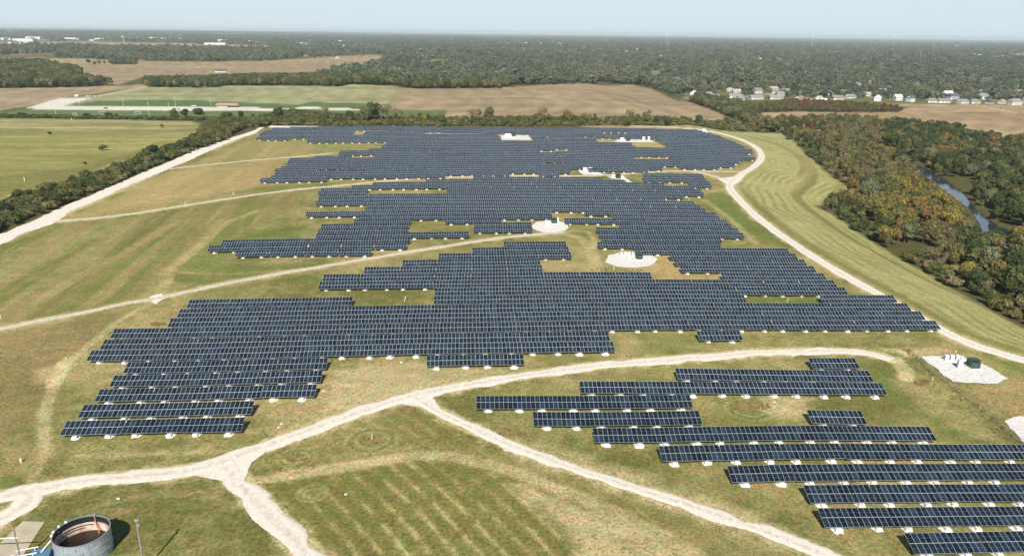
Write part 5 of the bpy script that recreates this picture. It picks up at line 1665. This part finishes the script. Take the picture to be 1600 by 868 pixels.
car(303, 166.5, CARC[0], 'white pickup parked left of the pavilion', L=6.0)
for i, (px, py) in enumerate([(137, 151.4), (141, 151.4), (145, 151.5), (149, 151.6)]):
    car(px, py, CARC[[0, 0, 1, 0][i]], ['leftmost', 'second', 'third', 'rightmost'][i] + ' of four parked cars beyond the white parking area', yaw=1.57)
car(165, 170, CARC[2], 'dark car on the white road near the goal')
car(272, 171.2, CARC[2], 'dark car on the white road, left of a pair')
car(279, 171.4, CARC[1], 'grey car on the white road, right of a pair')
x, y = shoot(120.5, 152)
o = empty('tent', (x, y, float(terr(x, y))), (0, 0, 0), 'small white shelter by the parking area corner', 'shelter')
mb = MB(); mb.box((0, 0, 2.0), (4, 4, 1.8), WHITE); mb.build('cover', o)
quad_roof(4, 4, 2.9, 0.8, 0.1, ROOFS['white'], 2).build('roof', o)
for sx in (-1.9, 1.9):
    mb = MB(); mb.tube((sx, -1.9, 0), (sx, -1.9, 1.3), .07, WHITE, n=5); mb.build('leg', o)

# ------------------------------------------------------------------ far canopy of the suburb and forest
FIELD_PX = [
    [(-900, 100), (0, 90), (60, 90), (160, 93), (300, 97), (420, 95), (500, 90), (600, 86), (596, 98), (560, 104), (480, 113), (400, 113), (300, 118), (230, 118), (180, 134), (100, 128), (-900, 150)],
    [(-900, 72), (100, 65), (250, 67), (420, 72), (420, 76), (300, 74), (180, 73), (60, 70), (-900, 80)],
    [(-900, 66), (10, 64), (70, 62), (80, 68), (0, 72), (-900, 76)], [(105, 64), (140, 64), (180, 64), (185, 66), (105, 66)]]
P_CAN = [(-600, 20), (2200, 45), (2200, 158), (1600, 156), (1540, 158), (1430, 157), (1400, 154), (1280, 155), (1240, 153), (1180, 151), (1130, 150), (1085, 148), (1066, 157), (1050, 152), (1018, 137), (990, 132), (930, 131), (690, 135), (620, 130), (560, 122), (480, 124),
         (560, 104), (600, 98), (600, 86), (500, 90), (420, 95), (300, 97), (160, 93), (60, 90), (-600, 100)]
r = np.random.default_rng(5)
PX_, PY_, HH_, KK_ = [], [], [], []
D = 980.0
while D < 30000:
    s = max(12.0, 0.0075 * D)
    us = np.arange(-0.95, 0.95, s / D)
    xx = us * D + r.uniform(-.45, .45, len(us)) * s
    yy = np.full(len(us), D) + r.uniform(-.45, .45, len(us)) * s
    PX_.append(xx); PY_.append(yy)
    D += s
AX = np.concatenate(PX_); AY = np.concatenate(PY_)
AZ = terr(AX, AY)
qx, qy = proj(AX, AY, AZ)
keep = inpoly(P_CAN, qx, qy) & (qx > -60) & (qx < 1680)
for f_ in FIELD_PX: keep &= ~inpoly(f_, qx, qy)
for hx, hy, hw_, hd_ in HOUSES:
    keep &= ~((np.abs(AX - hx) < hw_ / 2 + 4) & (AY > hy - hd_ / 2 - (20 if hy < 1350 else 24 if hy < 2200 else hy * 0.05)) & (AY < hy + hd_ / 2 + 4))
sub = (AY < 1500) & (AX > 250)
keep &= ~(sub & (AY < 1350) & (vnoise(AX / 24, AY / 22, 3) > 0.58))
keep &= ~(sub & (vnoise(AX / 34, AY / 30, 4) > 0.72))
keep &= ~((AY > 1500) & (vnoise(AX / 90, AY / 170, 8) > 0.76))
AX, AY, AZ = AX[keep], AY[keep], AZ[keep]
CAN_M = []
for i in range(4):
    V_, T_ = crown_arrays(300 + i, 13, [5.6, 6.4, 5.0, 7.0][i], 1.0, 9, 230, 0.85)
    V_[:, 2] = np.maximum(V_[:, 2], -1)
    cm = np_mesh('canopy_tree', V_, T_, [CANOPY_A if i < 3 else CANOPY_B], smooth=False)
    CAN_M.append(cm)
n_ = len(AX)
autumn = vnoise(AX / 130, AY / 130, 44)
kk = np.where(r.uniform(size=n_) < 0.06 + 0.22 * (autumn > 0.66), 3, r.integers(0, 3, n_))
hs = (0.55 + 0.85 * r.uniform(size=n_) ** 1.6) * (0.8 + 0.4 * vnoise(AX / 90, AY / 90, 12)) * np.where(sub[keep], 0.8, 1.05)
ws = hs * r.uniform(0.95, 1.4, n_)
grow = np.maximum(1.0, AY / 4500.0)
print('canopy instances', n_)
instancer('forest_canopy', np.column_stack([AX, AY, AZ]), np.column_stack([np.zeros(n_), np.zeros(n_), r.uniform(0, 6.28, n_)]),
          np.column_stack([ws * grow, ws * grow, hs]), kk, CAN_M, 'continuous tree canopy of the suburb stretching to the horizon')
#PART5
# ------------------------------------------------------------------ steel tank in the lower left corner
STEEL = noisy('tank_steel', (0.30, 0.36, 0.42), (0.50, 0.56, 0.62), 1.1, 0.42, 0.35, detail=8, lo=0.3, hi=0.7)
LINING = noisy('tank_lining', (0.42, 0.31, 0.22), (0.70, 0.60, 0.50), 0.9, 0.8, detail=6)
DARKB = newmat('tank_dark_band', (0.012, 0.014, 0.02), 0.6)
RUST = noisy('rust', (0.42, 0.13, 0.03), (0.55, 0.22, 0.06), 3, 0.8)
SLUDGE = noisy('tank_sludge', (0.008, 0.005, 0.004), (0.028, 0.012, 0.008), 0.6, 0.35, detail=5, lo=0.3, hi=0.8)  # near-black liquid, darkened further for the tank wall's shadow on it
TX, TY, TR, TH = -60.0, 105.0, 4.0, 4.0
tz = float(terr(TX, TY))
tk = empty('storage_tank', (TX, TY, tz), (0, 0, 0), 'open round galvanized steel tank beside the concrete slab', 'tank')


def arc_plate(r0, r1, a0, a1, z0, z1, mat, n=5):
    mb = MB(); vs = []
    for i in range(n + 1):
        a = a0 + (a1 - a0) * i / n
        for r_, z in ((r1, z0), (r1, z1), (r0, z1), (r0, z0)):
            vs.append((r_ * math.cos(a), r_ * math.sin(a), z))
    fs = [(i * 4 + k, (i + 1) * 4 + k, (i + 1) * 4 + (k + 1) % 4, i * 4 + (k + 1) % 4) for i in range(n) for k in range(4)]
    fs += [(3, 2, 1, 0), tuple(n * 4 + k for k in range(4))]
    mb.add(vs, fs, mat)
    return mb


NP = 14
for c in range(3):
    z0, z1 = c * TH / 3 + 0.012, (c + 1) * TH / 3 - 0.012
    off = 0.012 * (c % 2)
    for k in range(NP):
        a0 = 2 * math.pi * (k + 0.5 * (c % 2)) / NP + 0.006; a1 = a0 + 2 * math.pi / NP - 0.012
        arc_plate(TR - 0.03 + off, TR + off, a0, a1, z0, z1, STEEL).build('wall_plate', tk)
for z in (TH / 3, TH * 2 / 3):
    arc_plate(TR + 0.015, TR + 0.075, 0, 2 * math.pi, z - 0.035, z + 0.035, STEEL, n=56).build('hoop', tk)
arc_plate(TR - 0.06, TR + 0.10, 0, 2 * math.pi, TH, TH + 0.07, GALV, n=64).build('rim', tk)
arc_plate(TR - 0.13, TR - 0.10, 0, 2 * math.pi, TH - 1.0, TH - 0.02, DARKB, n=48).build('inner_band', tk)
arc_plate(TR - 0.12, TR - 0.06, 0, 2 * math.pi, 0.9, TH - 1.005, LINING, n=48).build('lining', tk)
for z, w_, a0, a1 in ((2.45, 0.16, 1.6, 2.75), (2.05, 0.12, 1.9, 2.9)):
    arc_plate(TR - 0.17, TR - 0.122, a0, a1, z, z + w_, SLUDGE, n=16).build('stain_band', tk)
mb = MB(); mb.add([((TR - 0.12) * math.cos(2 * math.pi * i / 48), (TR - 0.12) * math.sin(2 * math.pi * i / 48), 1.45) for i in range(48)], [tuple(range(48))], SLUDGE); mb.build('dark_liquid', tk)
hp = [(0.25, TR - 0.05, TH + .1), (0.32, TR - 0.25, TH - .5), (0.55, TR - 0.5, TH - 1.3), (0.95, TR - 0.9, TH - 2.0), (1.15, TR - 1.2, TH - 2.52)]
mb = MB()
for a, b_ in zip(hp[:-1], hp[1:]): mb.tube(a, b_, 0.09, RUST, n=7)
mb.build('hose', tk)
mb = MB(); mb.box((0.2, TR, TH + 0.18), (0.5, 0.45, 0.25), GALV); mb.box((0.2, TR + .1, TH - 0.1), (0.3, 0.2, 0.6), GALV); mb.build('hose_bracket', tk)
for a in (2.55, 2.85, 3.2, 3.42):
    mb = MB(); mb.box(((TR + .05) * math.cos(a), (TR + .05) * math.sin(a), TH + 0.12), (0.35, 0.3, 0.3), WHITE, rot=a); mb.build('rim_bracket', tk)
# ladder with cage rail on the left side
mb = MB()
for s in (-.22, .22):
    a = 3.36 + s / TR
    mb.tube(((TR + .14) * math.cos(a), (TR + .14) * math.sin(a), 0), ((TR + .14) * math.cos(a), (TR + .14) * math.sin(a), TH + .5), 0.035, RUST, n=5)
for k in range(13):
    z = 0.3 + k * .3
    a, b_ = 3.36 - .22 / TR, 3.36 + .22 / TR
    mb.tube(((TR + .14) * math.cos(a), (TR + .14) * math.sin(a), z), ((TR + .14) * math.cos(b_), (TR + .14) * math.sin(b_), z), 0.02, GALV, n=4)
mb.build('ladder', tk)
mb = MB(); mb.tube((-TR * .95, 0.6, TH - .4), (-TR - 2.3, -2.2, 0.8), 0.09, WHITE, n=7); mb.tube((-TR * .95, 0.9, TH - .2), (-TR - 2.1, -1.9, 0.9), 0.05, WHITE, n=6); mb.build('feed_pipe', tk)
BLUE = noisy('blue_paint', (0.07, 0.17, 0.28), (0.11, 0.23, 0.36), 1.0, 0.5)
bx_, by_ = TX - TR - 1.6, TY - 1.9
pb = empty('pump_box', (bx_, by_, float(terr(bx_, by_))), (0, 0, 0.25), 'blue pump housing against the left side of the tank', 'pump')
mb = MB(); mb.box((0, 0, .75), (2.6, 2.4, 1.5), BLUE); mb.build('housing', pb)
mb = MB(); mb.box((0, 0, 1.54), (2.75, 2.55, .08), BLUE); mb.build('lid', pb)
for y_, z_ in ((-0.3, 1.9), (0.9, 2.1)):
    mb = MB(); mb.tube((-3.4, y_, z_), (-.4, y_ + .2, z_), .09, WHITE, n=7); mb.tube((-.9, y_ + .15, z_), (-.9, y_ + .15, 1.5), .07, WHITE, n=6); mb.build('pipe', pb)
px_, py_ = shoot(22, 882)
vt = empty('small_vessel', (px_, py_, float(terr(px_, py_))), (0, 0, 0), 'white domed vessel at the bottom edge beside the leaning post', 'vessel')
v_, f_ = ICO2
mb = MB(); mb.add([(a * .75, b_ * .75, c * .6 + 1.1) for a, b_, c in v_], [tuple(q) for q in f_], WHITE); mb.build('dome', vt, smooth=True)
mb = MB(); mb.tube((0, 0, 0), (0, 0, 1.1), .72, WHITE, n=16); mb.build('body', vt)


def pole_at(base, top, label, r0, name='utility_pole', arms=()):
    x, y = shoot(*base)
    z = float(terr(x, y))
    d = FW * F_PX + RI * (top[0] - 800) - UP * (top[1] - 434)
    t = (x * d[0] + y * d[1]) / (d[0] ** 2 + d[1] ** 2)
    H_ = HC + d[2] * t - z
    dx, dy = d[0] * t - x, d[1] * t - y
    o = empty(name, (x, y, z), (0, 0, 0), label, 'pole')
    mb = MB(); mb.tube((0, 0, -.3), (dx, dy, H_), r0, WOODP, r0 * .7, n=9); mb.build('shaft', o)
    return o, H_, dx, dy


o, H_, dx, dy = pole_at((226, 892), (213, 811), 'tall weathered wooden utility pole right of the tank', 0.17)
mb = MB(); mb.box((dx, dy, H_ - .25), (.5, .12, .12), WOODP); mb.build('crossarm', o)
for s in (-.2, .2):
    mb = MB(); mb.tube((dx + s, dy, H_ - .2), (dx + s, dy, H_ + .05), .05, WHITE, n=6); mb.build('insulator', o)
mb = MB(); mb.box((dx + .22, dy, H_ - .9), (.22, .2, .4), GALV); mb.build('lamp_box', o)
o, H_, dx, dy = pole_at((33, 878), (21, 824), 'shorter leaning wooden post carrying a white pipe left of the tank', 0.16, 'pipe_post')
mb = MB(); mb.tube((dx * .8 + .3, dy * .8, H_ * .72), (dx - 9, dy - .6, H_ * .75), .09, WHITE, n=7); mb.build('pipe_arm', o)

# ------------------------------------------------------------------ inverter pads
PBASE = noisy('equipment_slab', (0.66, 0.65, 0.62), (0.76, 0.75, 0.72), 1.5, 0.9)
CABW = newmat('cabinet_white', (0.72, 0.74, 0.75), 0.4)
CABG = newmat('cabinet_grey', (0.22, 0.25, 0.28), 0.5)
CABB = newmat('cabinet_pale', (0.52, 0.58, 0.62), 0.4)
TGRN = noisy('transformer_green', (0.020, 0.055, 0.042), (0.035, 0.085, 0.062), 1.5, 0.4)


def pos(px, py):
    x, y = shoot(px, py)
    return (x, y, float(terr(x, y)) + 0.1)


def transformer(px, py, label, s=1.0, rot=0.0):
    o = empty('transformer_box', pos(px, py), (0, 0, rot), label, 'transformer', 'green transformers on the gravel pads')
    mb = MB(); mb.box((0, -.1, .1), (2.9 * s, 2.9 * s, .24), PBASE); mb.build('slab', o)
    mb = MB(); mb.box((0, .25 * s, .22 + .95 * s), (2.2 * s, 1.5 * s, 1.9 * s), TGRN); mb.build('body', o)
    mb = MB(); mb.box((0, -.85 * s, .22 + .8 * s), (2.1 * s, .7 * s, 1.6 * s), TGRN); mb.build('front_cabinet', o)
    mb = MB(); mb.box((0, -.05 * s, .26 + 1.93 * s), (2.3 * s, 1.9 * s, .06), TGRN); mb.build('lid', o)
    for sx in (-.55, .55):
        mb = MB(); mb.box((sx * s, -1.215 * s, .22 + .8 * s), (1.0 * s, .03, 1.45 * s), TGRN); d = mb.build('door', o)
        h = MB(); h.box((sx * s * .25, -1.25 * s, .22 + .9 * s), (.06, .05, .25), GALV); h.build('handle', d)
    for k in range(5):
        mb = MB(); mb.box((-1.16 * s, (-.25 + k * .28) * s, .22 + .95 * s), (.14 * s, .07, 1.3 * s), TGRN); mb.build('cooling_fin', o)
    return o


def cabinet(px, py, label, w_=1.1, d_=.7, h_=1.7, mat=None, rot=0.0, name='inverter_cabinet', group='pale inverter cabinets on the gravel pads'):
    o = empty(name, pos(px, py), (0, 0, rot), label, 'inverter', group)
    mb = MB(); mb.box((0, -.15, .08), (w_ * 1.3, d_ * 2.0, .2), PBASE); mb.build('slab', o)
    mb = MB(); mb.box((0, 0, .18 + h_ / 2), (w_, d_, h_), mat or CABW); mb.build('body', o)
    mb = MB(); mb.box((-w_ / 2 - .06, 0, .18 + h_ * .5), (.12, d_ * .8, h_ * .8), CABG); mb.build('vent_side', o)
    mb = MB(); mb.box((0, -d_ / 2 - .02, .18 + h_ * .5), (w_ * .86, .03, h_ * .88), mat or CABW); d = mb.build('door', o)
    h = MB(); h.box((w_ * .3, -d_ / 2 - .06, .18 + h_ * .5), (.05, .05, .2), CABG); h.build('handle', d)
    return o


transformer(1519.5, 574, 'dark green transformer on the big pad right of the fence', 1.05, -.05)
for i, px in enumerate((1478, 1486.5, 1495)):
    cabinet(px, 562.5, ['left', 'middle', 'right'][i] + ' of the three white inverter cabinets on the big pad', 1.0, .9, 1.2)
    px2, py2 = shoot(px - 3.2, 562.5)
cabinet(1499, 575, 'tall pale blue-grey cabinet left of the green transformer on the big pad', 1.25, .55, 2.2, CABB, name='switch_cabinet')
cabinet(1502, 562, 'narrow white cabinet right of the three inverter cabinets', .7, .7, .8)
transformer(998.5, 405, 'green transformer on the round pad amid the array', 1.0)
for i, px in enumerate((971, 976.5)):
    cabinet(px, 399.5, ['left', 'right'][i] + ' white cabinet at the left of the round pad amid the array', 1.0, .8, 1.2)
cabinet(982, 404, 'tall white cabinet in the middle of the round pad amid the array', 1.0, .5, 2.1)
cabinet(989, 400, 'white cabinet just left of the round pad transformer', .9, .7, 1.3)
transformer(866, 349, 'green transformer at the back of the pad by the track end', 1.05)
cabinet(853, 352, 'tall narrow white cabinet on the pad by the track end', .8, .6, 2.0)
cabinet(857, 354.5, 'second white cabinet on the pad by the track end, nearer', 1.0, .6, 2.0)
cabinet(870.5, 347, 'white cabinet right of the transformer by the track end', 1.2, .6, 1.8)
transformer(930, 269.5, 'green transformer on the pad above the thin track', 1.2)
cabinet(914, 267, 'white cabinet at the left of the pad above the thin track', 2.2, 1, 1.8)
cabinet(922, 267, 'white cabinet in the middle of the pad above the thin track', 2.4, 1, 1.8)
transformer(965.5, 279, 'green transformer on the small pad below the thin track', 1.2)
cabinet(958, 278.5, 'white cabinet on the small pad below the thin track', 2.2, 1, 1.8)
cabinet(972, 280, 'white cabinet right of the transformer on the small pad', 1.6, 1, 1.6)
transformer(803, 213.5, 'small green transformer on the far pad left of centre', 1.2)
for i, px in enumerate((790.5, 793.5, 797)):
    cabinet(px, 214.5, ['left', 'middle', 'right'][i] + ' white cabinet on the far pad left of centre', 1.5, 1, 2.6)
transformer(981.5, 221, 'small green transformer between the two far pads at right', 1.2)
cabinet(972, 220, 'white cabinet left of the small transformer on the far right pads', 3.0, 1, 2.2)
cabinet(1005.5, 219.5, 'white cabinet on the right far pad, left one', 2.0, 1, 2.6)
cabinet(1013.5, 219.5, 'white cabinet on the right far pad, right one', 1.6, 1, 2.8)
cabinet(1090, 206.5, 'white cabinet at the array corner by the perimeter road, left one', 3.5, 1.2, 2.4)
cabinet(1099, 206.5, 'white cabinet at the array corner by the perimeter road, right one', 3.8, 1.2, 2.6)
cabinet(1102.5, 207, 'smaller white box beside the array corner cabinets', 1.6, 1.2, 1.4)

# ------------------------------------------------------------------ wire fence on the right
FNC = shoots([(1404, 537), (1416, 546), (1430, 560), (1446, 576), (1462, 587), (1478, 598), (1500, 615), (1530, 640), (1555, 661), (1580, 682), (1602, 699), (1650, 740)])
FMAT = noisy('fence_wire', (0.22, 0.20, 0.18), (0.36, 0.34, 0.32), 3, 0.7, 0.3)
fx, fy = FNC[0]
fo = empty('fence', (fx, fy, float(terr(fx, fy))), (0, 0, 0), 'grey post and rail wire fence running down the right side', 'fence')
L_ = [0]
for a, b_ in zip(FNC[:-1], FNC[1:]): L_.append(L_[-1] + math.hypot(b_[0] - a[0], b_[1] - a[1]))
xs_, ys_ = [p[0] for p in FNC], [p[1] for p in FNC]
pts = []
s = 0
while s < L_[-1]:
    x, y = float(np.interp(s, L_, xs_)), float(np.interp(s, L_, ys_)); pts.append((x - fx, y - fy, float(terr(x, y)) - fo.location.z)); s += 2.6
for p in pts:
    mb = MB(); mb.tube((p[0], p[1], -.2 + p[2]), (p[0], p[1], 1.25 + p[2]), .05, FMAT, n=6); mb.build('post', fo)
for hgt, rr_ in ((1.2, .035), (.75, .022), (.35, .022)):
    mb = MB()
    for a, b_ in zip(pts[:-1], pts[1:]): mb.tube((a[0], a[1], a[2] + hgt), (b_[0], b_[1], b_[2] + hgt), rr_, FMAT, n=5)
    mb.build('rail', fo)

# dry weeds caught along the fence and in small patches
DRY = foliage('dry_weeds', [(0.34, 0.28, 0.15), (0.27, 0.23, 0.12), (0.22, 0.21, 0.10)], 0.6)
GRN = foliage('rank_grass', [(0.15, 0.16, 0.06), (0.18, 0.17, 0.07), (0.13, 0.14, 0.055)], 0.6)


def tuft(seed, mat):
    r_ = np.random.default_rng(seed); V_, T_ = [], []
    for i in range(26):
        a = r_.uniform(0, 6.28); R_ = r_.uniform(0, .35); x, y = R_ * math.cos(a), R_ * math.sin(a)
        b_ = r_.uniform(0, 6.28); w_ = r_.uniform(.03, .07); h = r_.uniform(.25, .75); lx, ly = r_.uniform(-.3, .3, 2)
        V_ += [(x - w_ * math.cos(b_), y - w_ * math.sin(b_), -.05), (x + w_ * math.cos(b_), y + w_ * math.sin(b_), -.05), (x + lx, y + ly, h)]
        T_.append((3 * i, 3 * i + 1, 3 * i + 2))
    return np_mesh('tuft', np.array(V_), np.array(T_), [mat], smooth=False)


P, Rr, S, K = [], [], [], []
rg = random.Random(3)


def put_tuft(x, y, s, k):
    P.append((x, y, float(terr(x, y)))); Rr.append((0, 0, rg.uniform(0, 6.28))); S.append((s * 1.2, s * 1.2, s)); K.append(k)


for i in range(380):
    s = rg.uniform(0, L_[-1]); x, y = float(np.interp(s, L_, xs_)), float(np.interp(s, L_, ys_))
    put_tuft(x + rg.gauss(0, .8), y + rg.gauss(0, .8), rg.uniform(.3, .8), 0 if rg.random() < .75 else 1)
for cx, cy, rx, ry, n_t, k in [(1170, 634, 34, 9, 260, 0), (1440, 597, 12, 6, 200, 0), (795, 676, 30, 7, 260, 0), (247, 506, 12, 2.5, 140, 0), (945, 422, 25, 5, 200, 0), (581, 687, 22, 9, 60, 0), (463, 715, 18, 7, 45, 0), (634, 640, 16, 5, 160, 0), (975, 422, 30, 6, 100, 1), (520, 560, 40, 6, 90, 1)]:
    for i in range(n_t):
        a = rg.uniform(0, 6.28); q = math.sqrt(rg.random())
        x, y = shoot(cx + rx * q * math.cos(a), cy + ry * q * math.sin(a)); put_tuft(x, y, rg.uniform(.3, .8), k)
for i in range(26000):
    y = 84 + 200 * rg.random() ** 1.5; x = rg.uniform(-.85, .95) * y * 0.95
    if vnoise(np.array([x / 6]), np.array([y / 6]), 77)[0] < .42: continue
    if min(abs(x), 1) >= 0: put_tuft(x, y, rg.uniform(.15, .42), rg.choice((0, 1, 1)))
A_ = np.array(P)
ok = np.ones(len(P), bool)
for Pw, wd in WORLD_ROADS: ok &= pdist(Pw, A_[:, 0], A_[:, 1]) > wd / 2 + .4
for p in PADS: ok &= ~inpoly(shoots(p), A_[:, 0], A_[:, 1])
ok &= (A_[:, 0] < np.interp(A_[:, 1], RX_Y, RX_X) + 1)
ok &= np.hypot(A_[:, 0] - TX, A_[:, 1] - TY) > TR + .4
ok &= ~inpoly(shoots([(36, 814), (70, 815), (36, 868), (20, 890), (-40, 890), (-20, 868)]), A_[:, 0], A_[:, 1])
ii = np.nonzero(ok)[0]
instancer('rough_grass', [P[i] for i in ii], [Rr[i] for i in ii], [S[i] for i in ii], [K[i] for i in ii], [tuft(1, DRY), tuft(2, GRN)], 'tufts of dry and green grass scattered over the landfill cover')

# small stakes, markers and stones
YEL = newmat('marker_yellow', (0.55, 0.50, 0.20), 0.6)


def marker(px, py, h, mat, label, lean=0.0, r_=.07):
    o = empty('marker_post', pos(px, py), (0, lean, 0), label, 'post')
    mb = MB(); mb.tube((0, 0, -.2), (0, 0, h), r_, mat, n=6); mb.build('stake', o)
    mb = MB(); mb.tube((0, 0, h), (0, 0, h + .12), r_ * 1.35, mat, n=6); mb.build('cap', o)


marker(581.5, 686.5, 1.1, WHITE, 'short white stake in the mown ring above the windrowed grass')
marker(33, 722, .6, WHITE, 'white stub post at the left edge of the bottom meadow', 0, .16)
marker(2, 499, 1.2, WHITE, 'white post by the left edge above the track')
marker(364.5, 305, 1.3, WHITE, 'white marker just above the thin track, right of a pair', .1, .14)
marker(289, 319, .8, WHITE, 'left white marker of the pair above the thin track', 0, .07)
marker(291, 319, .8, WHITE, 'right white marker of the pair above the thin track', .1, .07)
marker(1228, 475, 1.8, YEL, 'yellowish stake in the green strip between the array blocks', .3, .12)
marker(1076, 314, 1.6, YEL, 'yellowish stake by the right array edge, farther back', .2, .16)
marker(632, 470, 1.3, WHITE, 'leaning pale stake in the grass gap of the main array', .3, .1)
marker(1493.5, 550, .3, WHITE, 'small white marker in the green patch beside the big pad', 0, .14)
marker(959, 422, 1.2, WHITE, 'white post below the round pad amid the array', 0, .14)
marker(463, 713, .9, WOODP, 'dark wooden stake in the small mown ring', 0, .07)
marker(634.5, 639.5, .9, WOODP, 'short dark post at the tip of the track fork', 0, .1)
marker(186, 388, 1.0, WOODP, 'dark stake alone on the left grass slope', 0, .1)
marker(112, 188, 2.2, WHITE, 'white post at the top of the left meadow', 0, .25)
marker(38.5, 283, 2.0, WHITE, 'pale post at the lower left of the meadow', 0, .2)
marker(1456, 594, .7, WHITE, 'bent white pipe in the weedy hollow by the fence', .3, .06)
STONE = noisy('stone', (0.42, 0.38, 0.32), (0.60, 0.56, 0.49), 2, 0.9)
for i, (px, py) in enumerate([(436, 668), (440, 662), (185, 779), (540, 772), (790, 703), (627, 566), (1238, 556), (1262, 600), (1210, 628), (506, 611)]):
    x, y, z = pos(px, py)
    v_, f_ = ICO1
    rs = np.random.default_rng(i); s = rs.uniform(.25, .5)
    mb = MB(); mb.add([(a * s * 1.3, b_ * s, c * s * .6) for a, b_, c in v_ * (1 + rs.uniform(-.2, .2, (len(v_), 1)))], [tuple(q) for q in f_], STONE)
    o = mb.build('stone', None, loc=(x, y, z))
    tag(o, ['pale stone at the grass edge by the main road bend', 'second pale stone just above the first by the road bend', 'pale stone in the grass between tank and road', 'small stone in the windrowed grass field',
            'pale stone beside the lower road', 'pale stone in the grass below the array front', 'small stone on the verge of the upper road', 'stone in grass by the lower right field', 'stone on the bare patch between lower right rows', 'pale stone in dusty ground left of the array front'][i], 'stone')

# ------------------------------------------------------------------ haze
hm = bpy.data.materials.new('haze'); hm.use_nodes = True
hn = hm.node_tree; hn.nodes.remove(hn.nodes['Principled BSDF'])
pvn = hn.nodes.new('ShaderNodeVolumePrincipled')
pvn.inputs['Color'].default_value = (0.80, 0.92, 1.0, 1)
pvn.inputs['Density'].default_value = 0.000045
pvn.inputs['Anisotropy'].default_value = 0.0
hn.links.new(pvn.outputs[0], hn.nodes['Material Output'].inputs['Volume'])
mb = MB()
BX, BY0, BY1, BZ0, BZ1 = 90000.0, -400.0, 90000.0, -18.0, 118.0
mb.box((0, (BY0 + BY1) / 2, (BZ0 + BZ1) / 2), (2 * BX, BY1 - BY0, BZ1 - BZ0), hm)
tag(mb.build('haze'), 'thin blue-white haze over the whole plain', kind='stuff')
